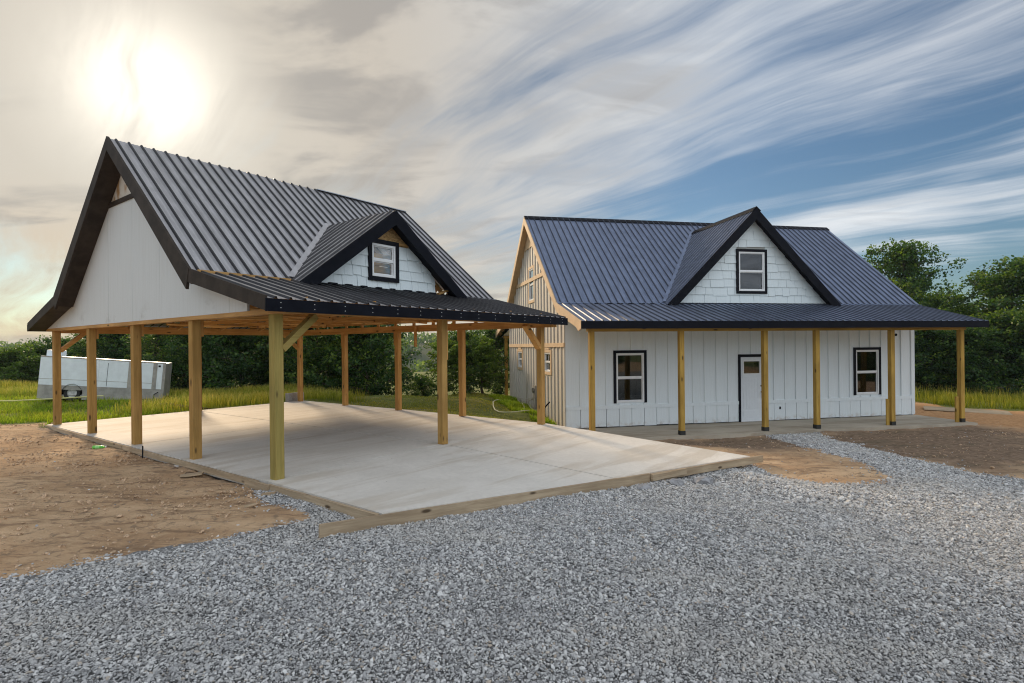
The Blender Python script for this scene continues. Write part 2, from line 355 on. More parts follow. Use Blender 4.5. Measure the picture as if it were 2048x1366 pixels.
GRASS_L = [(-60,13),(-20,13.5),(-12.98,14.0),(-12.0,14.2),CW(-.25,9.9),CW(6.9,10.3),CW(6.95,8),CW(6.95,2.2),CW(7.0,.2),HW(-.05,0),HW(-.05,8.6),HW(0,12),HW(12,12),(12,60),(-60,60)]
GRASS_R = [HW(12.8,11),(13.99,23.4),(16.9,23.2),(17.2,20.7),(18.6,20.2),(32,16.5),(60,20),(60,60),(5,60)]
SLAB = [CW(-.15,-2.35), CW(6.72,-4.53), CW(6.72,9.95), CW(-.15,9.95)]
PORCH = [HW(-.05,-2.15), HW(12.65,-2.15), HW(12.65,9), HW(-.05,9)]

def axis_coords(lo, hi, flo, fhi, step, far):
    mid = list(np.arange(flo, fhi+step/2, step)); a = []; v = flo; s = step
    while v > lo: s = min(s*1.22, far); v -= s; a.append(v)
    b = []; v = fhi; s = step
    while v < hi: s = min(s*1.22, far); v += s; b.append(v)
    return np.array(a[::-1]+mid+b)
def build_ground():
    X = axis_coords(-900, 900, -13.5, 16.5, .085, 60); Y = axis_coords(-500, 1200, 2.0, 21.0, .085, 60)
    gx, gy = np.meshgrid(X, Y); z = ground(gx, gy)
    flat = gx.ravel(), gy.ravel()
    grav = pdist(*flat, GRAVEL_POLY); strip = pdist(*flat, STRIP); grass = np.maximum(pdist(*flat, GRASS_L), pdist(*flat, GRASS_R))
    e = fbm(*flat, 2.2, 3)*.07
    near = np.exp(-np.maximum(np.hypot(*flat)-22, 0)/12)
    gm = np.clip((grav+e*1.3)/.10+.5, 0, 1); gs = np.clip((strip+e*2)/.25+.5, 0, 1)
    ga = np.clip((grass+e*4)/.5+.5, 0, 1)
    far = np.hypot(*flat) > 45; ga = np.where(far, 1, ga); gm = np.where(far & (flat[1] > 0), 0, gm)
    zz = z.ravel()
    bump = fbm(*flat, 1.6, 4, 7)*.012+fbm(*flat, 9, 3, 3)*.0075
    dirtm = (1-gm)*(1-ga)
    ruts = fbm(flat[0]*.4+flat[1]*.9, flat[1]*.3-flat[0]*.2, 3.0, 3, 11)*.014
    zz = zz+near*(bump+dirtm*(ruts+np.maximum(fbm(*flat, 14, 2, 5), 0)*.012))
    ins = np.maximum(pdist(*flat, SLAB), pdist(*flat, PORCH)); zz = zz-np.clip(ins/.3, 0, 1)*.15
    ny, nx = gx.shape
    idx = np.arange(nx*ny).reshape(ny, nx)
    f = np.stack([idx[:-1, :-1], idx[:-1, 1:], idx[1:, 1:], idx[1:, :-1]], -1).reshape(-1, 4)
    me = bpy.data.meshes.new('ground'); me.vertices.add(nx*ny); me.vertices.foreach_set('co', np.stack([flat[0], flat[1], zz], -1).ravel())
    me.loops.add(f.size); me.loops.foreach_set('vertex_index', f.ravel()); me.polygons.add(len(f)); me.polygons.foreach_set('loop_start', np.arange(0, f.size, 4))
    me.polygons.foreach_set('loop_total', np.full(len(f), 4)); me.polygons.foreach_set('use_smooth', np.ones(len(f), bool)); me.update()
    # damp, darker soil in the yard in front of the house
    yard = pdist(*flat, [HW(-1,-2), HW(13.2,-2), (14,14.5), (10.5,10.4), (7.6,11.5), (6.9,13), (5.6,11.7), (3.5,12.3)])
    dk = np.clip((yard+e*6)/1.2+.5, 0, 1)
    redm = np.clip((pdist(*flat, [(13.6,18), HW(12.7,6), (14,23.5), (17,23.2), (22,19.5), (22,13), (15.4,15.3)])+e*5)/.8+.5, 0, 1)
    for nm, arr in (('gravel', gm), ('strip', gs), ('grass', ga), ('damp', dk), ('red', redm)):
        at = me.attributes.new(nm, 'FLOAT', 'POINT'); at.data.foreach_set('value', arr.astype(np.float32))
    m, g, b = newmat('ground_soil'); b.inputs['Roughness'].default_value = .95; b.inputs['Specular IOR Level'].default_value = .15
    A = lambda n: g.new('ShaderNodeAttribute', attribute_name=n).outputs['Fac']
    co = g.new('ShaderNodeTexCoord').outputs['Object']
    n1 = g.noise(g.mapping(co, scale=(.55, 1.2, 1), rot=(0, 0, -.5)), 1.1, 7, .62, .6); n2 = g.noise(co, 8, 7, .68, .3); n3 = g.noise(co, 45, 5, .65)
    n4 = g.noise(g.mapping(co, scale=(.35, 1.9, 1), rot=(0, 0, -.55)), 4.0, 6, .65, .8)
    soil = g.mix(g.rng(n1, .34, .66), (.48, .31, .18), (.68, .48, .30))
    soil = g.mix(g.rng(n4, .50, .66, 0, .85), soil, (.26, .17, .105))
    soil = g.mix(g.rng(n2, .52, .66, 0, .75), soil, (.24, .175, .12))
    soil = g.mix(g.rng(n2, .30, .45, .6, 0), soil, (.64, .47, .30))
    dsoil = g.mix(g.rng(n2, .3, .7), (.11, .075, .052), (.30, .215, .15)); dsoil = g.mix(g.rng(n1, .52, .66, 0, .7), dsoil, (.085, .075, .050))
    soil = g.mix(g.math('MULTIPLY', A('damp'), .92), soil, dsoil)
    rsoil = g.mix(g.rng(n2, .3, .7), (.40, .21, .095), (.58, .34, .17))
    soil = g.mix(A('red'), soil, rsoil)
    grit = g.mix(g.rng(n3, .3, .7), (.13, .125, .125), (.30, .295, .30))
    c = g.mix(g.math('MULTIPLY', A('strip'), g.rng(n2, .38, .60)), soil, grit)
    turf = g.mix(g.rng(n2, .3, .7), (.075, .105, .025), (.19, .21, .055)); turf = g.mix(g.rng(n1, .45, .7, 0, .75), turf, (.30, .255, .10))
    c = g.mix(g.rng(g.math('ADD', A('grass'), g.math('MULTIPLY', g.math('SUBTRACT', n2, .5), .8)), .35, .65), c, turf)
    stone_floor = g.mix(g.rng(g.voro(co, 42), .1, .6), (.42, .415, .41), (.20, .20, .20))
    c = g.mix(g.rng(g.math('ADD', A('gravel'), g.math('MULTIPLY', g.math('SUBTRACT', n2, .5), .7)), .38, .62), c, stone_floor)
    g.put(b.inputs[0], c)
    h = g.math('ADD', g.math('MULTIPLY', n2, .7), g.math('ADD', g.math('MULTIPLY', n3, .35), g.math('MULTIPLY', n4, .4)))
    g.put(b.inputs['Normal'], g.bump(h, 1.0, .06))
    me.materials.append(m); o = link('ground', me); tag(o, kind='structure', label='bare brown soil and turf around the two buildings')
build_ground()

# ------------------------------------------------------------------ roofs (shared by both buildings)
def rib_profile(a0, a1, pitch, rib_h, rib_w, minor=True):
    """(position, height) of the columns of a ribbed steel roof between a0 and a1"""
    cols = []; k = 0; a = a0+pitch*.5
    cols.append((a0, 0.0))
    while a < a1-.02:
        w = rib_w/2
        cols += [(a-w, 0), (a-w*.45, rib_h), (a+w*.45, rib_h), (a+w, 0)]
        if minor:
            for fr in (1/3, 2/3):
                q = a+pitch*fr
                if q < a1-.03: cols += [(q-.016, 0), (q, .0055), (q+.016, 0)]
        a += pitch
    cols.append((a1, 0.0)); cols = [c for c in cols if a0-1e-6 <= c[0] <= a1+1e-6]
    return cols
def roof_sheet(cols, lo, hi, point, name, mat, parent, per=.0, edge=.012):
    """split ribbed columns into individual sheets; lo/hi give the down- and up-slope ends at a column, point maps (col, run, height) to 3-D"""
    a0, a1 = cols[0][0], cols[-1][0]; n = max(1, round((a1-a0)/per)); out = []
    for i in range(n):
        b0 = a0+(a1-a0)*i/n-(.02 if i else 0); b1 = a0+(a1-a0)*(i+1)/n
        i0 = max(k for k, c in enumerate(cols) if c[0] <= b0+1e-6); i1 = min(k for k, c in enumerate(cols) if c[0] >= b1-1e-6); cs = cols[i0:i1+1]
        mb = MB(); vs = []; lift = .003*(i % 2)
        for a, h in cs:
            l, u = lo(a), hi(a)
            vs += [point(a, l, h+lift), point(a, u, h+lift)]
        ok = lambda a: hi(a)-lo(a) > .01
        fs = [(2*k, 2*k+2, 2*k+3, 2*k+1) for k in range(len(cs)-1) if ok(cs[k][0]) or ok(cs[k+1][0])]
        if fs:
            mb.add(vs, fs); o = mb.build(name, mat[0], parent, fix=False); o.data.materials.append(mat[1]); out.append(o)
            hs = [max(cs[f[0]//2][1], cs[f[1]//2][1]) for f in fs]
            o.data.polygons.foreach_set('material_index', [1 if q > .008 else 0 for q in hs])  # second slot paints shade onto rib sides and tops
    return out

class Bld:
    """roof geometry: ridge along local x at y=tr; steep slope down to (tb,zb), shallow porch slope down to (te,ze); same at the back"""
    def __init__(s, **k): s.__dict__.update(k)
    def m(s): return (s.zr-s.zb)/(s.tr-s.tb)
    def mp(s): return (s.zb-s.ze)/(s.tb-s.te)
    def roof_z(s, t):
        t = t if t <= s.tr else 2*s.tr-t
        return s.zb+s.m()*(t-s.tb) if t >= s.tb else s.zb+s.mp()*(t-s.tb)
    def val_half(s, t):
        """half width of the dormer where it meets the roof at depth t"""
        return max(0.0, (s.dz-s.roof_z(t))/s.dk)

def build_roof(b, parent, mat, flash):
    roof = empty('roof', parent=parent)
    tv = b.tb+(b.dz-b.zb)/b.m()                       # where the dormer ridge dies into the main slope
    def start(a):
        w = b.dhalf
        d = abs(a-b.dc)
        return b.tb if d >= w else min(tv, b.tb+(1-d/w)*(tv-b.tb))
    th = math.atan(b.m()); cs, sn = math.cos(th), math.sin(th)
    ph = math.atan(b.mp()); cp, sp = math.cos(ph), math.sin(ph)
    cols = rib_profile(b.x0, b.x1, b.pitch, .028, .048)
    main = lambda a, t, h: (a, t-h*sn, b.zb+b.m()*(t-b.tb)+h*cs+.02)
    roof_sheet(cols, lambda a: start(a)-(.05 if start(a) == b.tb else 0), lambda a: b.tr, main, 'roof_panel', mat, roof, per=b.pitch*4)
    back = lambda a, t, h: (a, 2*b.tr-(t-h*sn), b.zb+b.m()*(t-b.tb)+h*cs+.02)
    roof_sheet(cols, lambda a: b.tb-.05, lambda a: b.tr, back, 'roof_panel', mat, roof, per=b.pitch*4)
    porch = lambda a, t, h: (a, t-h*sp, b.zb+b.mp()*(t-b.tb)+h*cp+.008)
    roof_sheet(cols, lambda a: b.te-.03, lambda a: b.tb+.03, porch, 'porch_roof_panel', mat, roof, per=b.pitch*4)
    bporch = lambda a, t, h: (a, 2*b.tr-(t-h*sp), b.zb+b.mp()*(t-b.tb)+h*cp+.008)
    roof_sheet(cols, lambda a: b.te-.03, lambda a: b.tb+.03, bporch, 'porch_roof_panel', mat, roof, per=b.pitch*4)
    # closure trim where the steep slope lands on the porch roof
    for i, (u0, u1) in enumerate(((b.x0, b.dc-b.dhalf-.1), (b.dc+b.dhalf+.1, b.x1))):
        if u1 > u0: MB().bar((u0, b.tb-.075, b.zb-.004), (u1, b.tb-.075, b.zb-.004), .06, .022).build('transition_flashing', flash, roof)
    # dormer roof, two slopes
    dt = math.atan(b.dk); cd, sd = math.cos(dt), math.sin(dt)
    dcols = rib_profile(b.df, tv-.02, b.pitch, .028, .048)
    for sg in (-1, 1):
        pt = lambda a, r, h, sg=sg: (b.dc+sg*(-r)-sg*(-1)*h*sd*1.0 if False else b.dc+sg*(-r+h*sd), a, b.dz+b.dk*r+h*cd+.025)
        lo = lambda a: -(b.val_half(a) if a < b.tb else max(.0, b.dhalf*(1-(a-b.tb)/(tv-b.tb))))
        roof_sheet(dcols, lo, lambda a: 0.0, pt, 'dormer_roof_panel', mat, roof, per=b.pitch*4)
        # valley flashing
        p0 = Vector((b.dc+sg*b.dhalf, b.tb, b.zb)); p1 = Vector((b.dc, tv, b.dz))
        d = (p1-p0); o = Vector((sg*.095, .0, 0))
        mb = MB(); up = Vector((0, 0, .070))
        a_, b_ = p0+o*1.0+up, p1+o*1.0+up; c_, e_ = p0-o*.35+up*1.05, p1-o*.35+up*1.05
        a_.z = b.roof_z(a_.y)+.074; b_.z = b.roof_z(b_.y)+.074
        mb.add([p0+up, a_, b_, p1+up, c_, e_], [(0, 1, 2, 3), (0, 3, 5, 4)]).build('valley_flashing', flash, roof, fix=False)
    return roof, tv

def strip_gable(b, y0, y1, bottom, drop):
    """polygon (y,z) of a vertical strip of a gable wall under the roof"""
    ys = sorted({y0, y1, *[v for v in (b.tb, b.tr, 2*b.tr-b.tb) if y0 < v < y1]})
    top = [(y, b.roof_z(y)-drop) for y in ys]
    if max(z for _, z in top) <= bottom: return None
    return [(y1, bottom), (y0, bottom)] + [(y, max(z, bottom+.002)) for y, z in top]

def fascia_run(mb, pts, x0, x1, h, off=.0):
    """boards hung under the roof line through pts (y,z); each runs between consecutive points"""
    for (y0, z0), (y1, z1) in zip(pts[:-1], pts[1:]):
        mb.prism([(y0, z0+off), (y1, z1+off), (y1, z1+off-h), (y0, z0+off-h)], 'x', x0, x1)

# ------------------------------------------------------------------ concrete slab
CAR_ROT = PI/2-.6408; CAR_LOC = (-3.2431, 7.6064, 0)
slab = empty('concrete_slab', CAR_LOC, CAR_ROT); tag(slab, 'pale concrete slab under and in front of the carport', kind='structure')
def slab_panel(c, inset=(0, 0, 0, 0)):
    n = 10; mb = MB(); c = [Vector(v) for v in c]
    g = .006
    def P(u, v): return (c[0]*(1-u)+c[1]*u)*(1-v)+(c[3]*(1-u)+c[2]*u)*v
    vs = []; fs = []
    for j in range(n+1):
        for i in range(n+1): vs.append(P(i/n, j/n))
    for j in range(n):
        for i in range(n): a = j*(n+1)+i; fs.append((a, a+1, a+n+2, a+n+1))
    base = len(vs)
    rim = [i for i in range(n+1)]+[(j+1)*(n+1)-1 for j in range(1, n+1)]+[n*(n+1)+i for i in range(n-1, -1, -1)]+[j*(n+1) for j in range(n-1, 0, -1)]
    for r in rim: vs.append(Vector(vs[r])-Vector((0, 0, .14)))
    L = len(rim)
    for k in range(L): fs.append((rim[k], base+k, base+(k+1) % L, rim[(k+1) % L]))
    mb.add(vs, fs); return mb.build('slab_panel', M['concrete'], slab)
g_ = .013
xs = [(-.15, 3.26-g_), (3.26+g_, 6.72)]
for (a, b2) in xs:
    za, zb2 = (0, 0) if a < 0 else (0, -.03)
    slab_panel([(a, 4.88+g_, 0), (b2, 4.88+g_, 0), (b2, 9.95, 0), (a, 9.95, 0)])
    slab_panel([(a, .0+g_, za), (b2, .0+g_, zb2), (b2, 4.88-g_, 0), (a, 4.88-g_, 0)])
slab_panel([(-.15, -2.35, -.03), (3.26-g_, -3.48, -.17), (3.26-g_, -g_, 0), (-.15, -g_, 0)])
slab_panel([(3.26+g_, -3.48, -.17), (6.72, -4.53, -.30), (6.72, -g_, -.03), (3.26+g_, -g_, 0)])
MB().prism([(-.1, -2.2), (6.66, -4.4), (6.66, -.0), (-.1, 0)], 'z', -.5, -.36).build('slab_base', M['concrete_dark'], slab)
MB().box(-.1, 6.66, 0, 9.9, -.4, -.05).build('slab_base', M['concrete_dark'], slab)

# ------------------------------------------------------------------ carport
C = Bld(x0=-.41, x1=6.83, tr=4.84, zr=5.666, tb=1.604, zb=2.96, te=-.5, ze=2.428, pitch=.2085, dc=3.26, dz=4.475, dk=.755, dhalf=2.007, df=1.25)
carport = empty('carport', CAR_LOC, CAR_ROT)
tag(carport, 'open timber carport with dark ribbed metal roof, small dormer and white gable wall', 'carport')
croof, ctv = build_roof(C, carport, (M['roof_carport'], M['rib_shade_carport']), M['roof_carport'])
# the uppermost sheets overshoot the ridge unevenly: no cap fitted yet
MB().bar((3.9, C.tr-.01, C.zr+.03), (6.8, C.tr-.01, C.zr+.03), .12, .02).build('ridge_strip', M['roof_carport'], croof)
def post_mesh(h, w=.14):
    c = .008; a = w/2; p = [(-a+c,-a),(a-c,-a),(a,-a+c),(a,a-c),(a-c,a),(-a+c,a),(-a,a-c),(-a,-a+c)]
    return MB().prism(p, 'z', 0, h)
HB = 2.215; HG = 2.265; HF = 2.285
pm_t = post_mesh(HF).mesh('post', M['treated_z']); pm_o = post_mesh(HB).mesh('post', M['orange_z']); pm_g = post_mesh(HG).mesh('post', M['brown_z']); pm_f = post_mesh(HF).mesh('post', M['brown_z'])
T = 9.754
for i in range(5):
    link('post', pm_t if i < 1 else pm_g, carport, (0, T*i/4, 0))
    link('post', pm_f if i == 0 else pm_o, carport, (6.53, T*i/4, -.03 if i == 0 else 0))
link('post', pm_f, carport, (3.26, 0, 0)); link('post', pm_o, carport, (3.26, T, 0))
# beams on the posts
B('gable_beam', M['pine_y'], carport, -.072, .072, -.40, T+.40, HG, 2.345)
B('gable_beam', M['orange_y'], carport, 6.458, 6.602, -.40, T+.40, HB, 2.39)
B('eave_beam', M['orange_x'], carport, .074, 6.456, -.07, .07, HF, 2.39)
B('eave_beam', M['orange_x'], carport, .074, 6.456, T-.07, T+.07, HB, 2.40)
B('gable_ledger', M['pine_y'], carport, -.105, -.074, -.38, T+.38, 2.262, 2.325)
# knee braces
for p0, p1 in [((.07, 0, 1.78), (.60, 0, 2.26)), ((6.46, 0, 1.74), (5.92, 0, 2.26)), ((.07, T, 1.78), (.60, T, 2.26)), ((6.46, T, 1.78), (5.93, T, 2.26))]:
    MB().bar(p0, p1, .09, .135, (0, 1, 0)).build('knee_brace', M['orange_x'] if p0[1] > 1 or p0[0] > 1 else M['treated_x'], carport)
# scab boards nailed to the tops of posts
for s, t, z0, w in [(3.26+.095, .02, 1.55, .045), (6.53, T*.75+.09, 1.85, .04), (6.53, T*.5+.09, 1.85, .04), (.095, T*.25, 2.0, .045), (.0+.095, T*.5, 2.05, .045), (6.53, T*.25+.09, 1.95, .04), (.095, T*.75, 2.04, .04)]:
    MB().box(s-w/2 if t < .1 or s < 1 else s-.06, s+w/2 if t < .1 or s < 1 else s+.06, t-.06 if t < .1 or s < 1 else t-w/2, t+.06 if t < .1 or s < 1 else t+w/2, z0, 2.37).build('scab_board', M['orange_z'], carport)
MB().bar((6.40, 4.02, 1.80), (6.40, 4.02, 2.36), .04, .075, (1, 0, 0)).build('hanging_stick', M['orange_z'], carport)
# trusses: bottom chord, top chords, king post, webs
for k in range(6):
    s = .32+k*1.17
    tr_ = empty('truss', parent=carport); s += random.uniform(-.02, .02)
    MB().bar((s, -.30, 2.47+random.uniform(-.012, .012)), (s, T+.30, 2.47+random.uniform(-.012, .012)), .04, .085).build('bottom_chord', M['orange_y'], tr_)
    for a, bb in (((s, .1, C.roof_z(.1)-.20), (s, C.tb, C.zb-.20)), ((s, C.tb, C.zb-.12), (s, C.tr, C.zr-.12))):
        for mir in (0, 1):
            f = (lambda p: (p[0], 2*C.tr-p[1], p[2])) if mir else (lambda p: p)
            if not mir and abs(s-C.dc) < 1.9 and a[1] >= C.tb-.01:
                w = abs(s-C.dc); t0 = C.tb+(1-w/C.dhalf)*(ctv-C.tb); a2 = (s, t0, C.roof_z(t0)-.12)
                MB().bar(a2, bb, .04, .12).build('rafter', M['pine_y'], tr_)
            else: MB().bar(f(a), f(bb), .04, .12).build('rafter', M['pine_y'], tr_)
    MB().bar((s+.045, C.tr, 2.48), (s+.045, C.tr, C.zr-.2), .04, .09, (0, 1, 0)).build('web', M['pine_z'], tr_)
    for t in (2.6, 2*C.tr-2.6):
        MB().bar((s+.045, t, 2.46), (s+.045, t, C.roof_z(t)-.16), .04, .09, (0, 1, 0)).build('web', M['pine_z'], tr_)
# rough-sawn laths laid across the bottom chords and under the roof
PW = [M['orange_x'], M['bright_pine'], M['bright_pine'], M['rough_x']]
for k, t in enumerate(np.arange(.40, 9.6, .46)):
    x = random.uniform(.02, .5)
    while x < 6.4:
        L = random.uniform(.7, 2.2); x1 = min(6.45, x+L); zz = random.choice((2.44, 2.50, 2.56, 2.62))+random.uniform(-.015, .02); dt = random.uniform(-.1, .1); r = random.uniform(.018, .036)
        MB().tube([(x, t+dt, zz), ((x+x1)/2, t+dt+random.uniform(-.05, .05), zz+random.uniform(-.02, .02)), (x1, t+dt+random.uniform(-.06, .06), zz+random.uniform(-.02, .02))], [r, r*random.uniform(.8, 1.25), r*.9], 6).build('rough_pole', random.choice(PW), carport)
        if random.random() < .35: MB().box(x, x+random.uniform(.06, .14), t+dt-.05, t+dt+.03, zz-.07, zz+random.uniform(.02, .08)).build('blocking', random.choice(PW), carport)
        x = x1+random.uniform(.05, .7)
for t in list(np.arange(C.tb+.25, C.tr, .6)):
    for mir in (0, 1):
        for u0, u1 in ([(-.30, C.dc-1.95*max(0, 1-(t-C.tb)/(ctv-C.tb))), (C.dc+1.95*max(0, 1-(t-C.tb)/(ctv-C.tb)), 6.78)] if (not mir and t < ctv) else [(-.30, 6.78)]):
            tt = 2*C.tr-t if mir else t
            MB().bar((u0, tt, C.roof_z(t)-.035), (u1, tt, C.roof_z(t)-.035), .09, .03).build('purlin', M['pine_x'], carport)
# gable wall in vertical sheets, s = -0.1 .. -0.075
gw = empty('gable_wall', parent=carport)
ys = [.55, 1.05, 2.27, 3.49, 4.71, 5.93, 7.15, 8.37, 9.59, 10.02]
for y0, y1 in zip(ys[:-1], ys[1:]):
    pl = strip_gable(C, y0+.0028, y1-.0028, 2.325, .06)
    if pl:
        pl = [(y, min(z, 4.64)) for y, z in pl]; seen = []
        # clip at the belly band
        ysx = sorted({y0+.0028, y1-.0028, *[v for v in (C.tb, 2*C.tr-C.tb, C.tb+(4.64+.06-C.zb)/C.m(), 2*C.tr-(C.tb+(4.64+.06-C.zb)/C.m())) if y0+.0028 < v < y1-.0028]})
        top = [(y, min(C.roof_z(y)-.06, 4.64)) for y in ysx]
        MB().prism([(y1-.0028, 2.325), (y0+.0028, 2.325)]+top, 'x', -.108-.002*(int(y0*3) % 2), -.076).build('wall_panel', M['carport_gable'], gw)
yb = C.tb+(4.72-C.zb)/C.m(); 
MB().prism([(2*C.tr-yb, 4.70), (yb, 4.70), (C.tr, C.zr-.09)], 'x', -.104, -.076).build('peak_panel', M['stained_panel'], gw)
MB().box(-.135, -.074, C.tr-1.05, C.tr+1.05, 4.615, 4.70).build('belly_band', M['rake_brown'], gw)
# far gable end left as framing
for t in np.arange(1.2, 9.0, .75):
    zt = C.roof_z(t)-.2
    if zt > 2.6: MB().box(6.50, 6.54, t-.045, t+.045, 2.39, zt).build('gable_stud', M['pine_z'], carport)
# rake boards and soffits (dark brown, near gable) and black eave fascias
rk = empty('rake_trim', parent=carport)
K0 = (C.tb-.04, C.roof_z(C.tb)+.055); 
for mir in (0, 1):
    f = (lambda p: (2*C.tr-p[0], p[1])) if mir else (lambda p: p)
    up = [f((C.tr, C.zr+.05)), f((C.tb-.03, C.zb+.03)), f((C.tb+.06, C.zb-.27)), f((C.tr, C.zr-.21))]
    MB().prism(up, 'x', -.455, -.412).build('rake_board', M['rake_brown'], rk)
    lowp = [f((C.tb+.03, C.zb+.045)), f((C.te-.02, C.ze+.035)), f((C.te-.02, C.ze-.155)), f((C.tb+.03, C.zb-.165))]
    MB().prism(lowp, 'x', -.448, -.413).build('rake_board', M['rake_brown'], rk)
    so = [f((C.tr, C.zr-.175)), f((C.tb, C.zb-.175)), f((C.tb, C.zb-.195)), f((C.tr, C.zr-.195))]
    MB().prism(so, 'x', -.412, -.108).build('soffit', M['rake_brown'], rk)
    so = [f((C.tb, C.zb-.145)), f((C.te, C.ze-.13)), f((C.te, C.ze-.15)), f((C.tb, C.zb-.165))]
    MB().prism(so, 'x', -.412, -.108).build('soffit', M['rake_brown'] if mir else M['pine_y'], rk)
    up2 = [f((C.tr, C.zr+.0)), f((C.tb, C.zb)), f((C.tb, C.zb-.2)), f((C.tr, C.zr-.2))]
    MB().prism(up2, 'x', 6.80, 6.835).build('rake_board', M['fascia'], rk)
    low2 = [f((C.tb+.03, C.zb+.0)), f((C.te, C.ze)), f((C.te, C.ze-.155)), f((C.tb+.03, C.zb-.165))]
    MB().prism(low2, 'x', 6.80, 6.835).build('rake_board', M['fascia'], rk)
    y = f((C.te-.02, 0))[0]; sg = 1 if mir else -1
    fb = B('eave_fascia', M['fascia'], carport, -.448, 6.85, min(y, y+sg*.03), max(y, y+sg*.03), C.ze-.165, C.ze-.004)
    if not mir:
        for k in range(15):
            xx = -.25+k*.49
            for dz in (-.05, -.115): MB().tube([(xx, y-.03, C.ze+dz), (xx, y-.034, C.ze+dz)], .006, 6).build('screw_head', M['white_trim'], fb)
        for k in range(12): 
            xx = -.2+k*.62
            MB().bar((xx, C.te+.02, C.ze-.09), (xx, C.tb-.05, C.zb-.10), .04, .10).build('porch_rafter', M['pine_y'], carport)
# drip edge where the porch sheets stop short of the steep roof
B('batten_strip', M['pine_x'], carport, -.36, 1.15, C.tb-.13, C.tb-.10, C.zb-.03, C.zb+.015)

# --- dormer
def build_dormer(b, parent, wall_t, fdepth, over, open_right, win, course, sw, mats, seed):
    """gabled dormer: fascia boards at b.df, shingled wall at wall_t"""
    rnd = random.Random(seed); d = empty('dormer', parent=parent)
    porch = lambda t: b.roof_z(t)
    hz = porch(b.df); hw = (b.dz-hz)/b.dk
    for sg in (-1, 1):
        X = lambda w: b.dc+sg*w
        lo = hw-.02
        z1 = b.dz-b.dk*lo
        pl = [(X(0), b.dz+.03), (X(lo), max(z1+.03, hz+.02)), (X(lo-.02), hz+.01), (X(max(0, (b.dz-fdepth-hz)/b.dk)), hz+.01), (X(0), b.dz-fdepth)]
        MB().prism(pl, 'y', b.df-.035, b.df-.0).build('dormer_fascia', mats['fascia'], d)
        # soffit
        a = (b.dz-fdepth*.55)
        MB().prism([(X(0), a), (X((a-hz)/b.dk), hz), (X((a-hz)/b.dk-.02), hz), (X(0), a-.02)], 'y', b.df, wall_t).build('dormer_soffit', mats['fascia'], d)
    a = b.dz-fdepth*.55-.02
    base = porch(wall_t)+.03
    # sheathing behind the shingles, cut around the window
    w0, w1, zz0, zz1 = win
    def halfw(z): return max(0, (a-z)/b.dk)
    xr = (lambda z: min(halfw(z), open_right-b.dc)) if open_right else halfw
    seg = lambda z0, z1, xa0, xa1, xb0, xb1: MB().add([(xa0, wall_t+.02, z0), (xa1, wall_t+.02, z0), (xb1, wall_t+.02, z1), (xb0, wall_t+.02, z1), (xa0, wall_t+.05, z0), (xa1, wall_t+.05, z0), (xb1, wall_t+.05, z1), (xb0, wall_t+.05, z1)], [(0,1,2,3),(7,6,5,4),(0,4,5,1),(1,5,6,2),(2,6,7,3),(3,7,4,0)]).build('sheathing', mats['sheath'], d)
    seg(base, zz0, b.dc-halfw(base), b.dc+xr(base), b.dc-halfw(zz0), b.dc+xr(zz0))
    seg(zz0, zz1, b.dc-halfw(zz0), w0, min(b.dc-halfw(zz1), w0-.005), w0)
    seg(zz0, zz1, w1, b.dc+xr(zz0), w1, max(w1+.005, b.dc+xr(zz1)))
    if a-.03 > zz1: seg(zz1, a-.03, b.dc-halfw(zz1), b.dc+halfw(zz1), b.dc-.04, b.dc+.04)
    # shingle courses, every shingle its own piece
    z = base; row = 0; top_lim = a if not mats.get('peak_osb') else zz1-.02
    while z < top_lim-.04:
        z1 = min(z+course, top_lim); x = b.dc-halfw(z)-rnd.uniform(0, sw*.7)
        while x < b.dc+xr(z):
            ww = sw*rnd.uniform(.55, 1.25); xa, xb = x+.0042, x+ww-.0042; x += ww
            drop = rnd.choice((0, .0, .022, .034)) if row else 0
            # clip against the slopes and the window
            spans = [(xa, xb, z1+.03)]
            if z1 > zz0+.01 and z < zz1-.01:
                spans = [(p, q, z1+.03) for p, q in ((xa, min(xb, w0-.004)), (max(xa, w1+.004), xb)) if q-p > .015]
                if z < zz0-.03 and min(xb, w1)-max(xa, w0) > .015: spans.append((max(xa, w0), min(xb, w1), zz0))
            for p, q, zt_ in spans:
                q = min(q, b.dc+xr(z)); 
                if q-p < .015: continue
                zb_ = z-drop
                poly = [(p, zb_), (q, zb_), (q, zt_), (p, zt_)]
                poly = clip_slope(poly, b.dc, a-.005, b.dk)
                if len(poly) >= 3:
                    th = rnd.uniform(.020, .028)
                    vs = [(u, wall_t-th-.006+(.026 if v > z+course*.5 else 0), v) for u, v in poly]+[(u, wall_t+.018, v) for u, v in poly]
                    n = len(poly)
                    MB().add(vs, [tuple(range(n)), tuple(range(2*n-1, n-1, -1))]+[(i, (i+1) % n, n+(i+1) % n, n+i) for i in range(n)]).build('shingle', mats['shingle'], d)
        z = z1; row += 1
    if mats.get('peak_osb'):
        zt = top_lim+.02; h = halfw(zt)
        MB().prism([(b.dc-h, zt), (b.dc+h, zt), (b.dc, a)], 'y', wall_t-.012, wall_t+.018).build('peak_panel', mats['peak_osb'], d)
        MB().prism([(b.dc-h, zt), (b.dc+h, zt), (b.dc+h-.08, zt+.05), (b.dc-h+.08, zt+.05)], 'y', wall_t-.03, wall_t-.013).build('peak_rail', M['pine_x'], d)
    return d, a, base
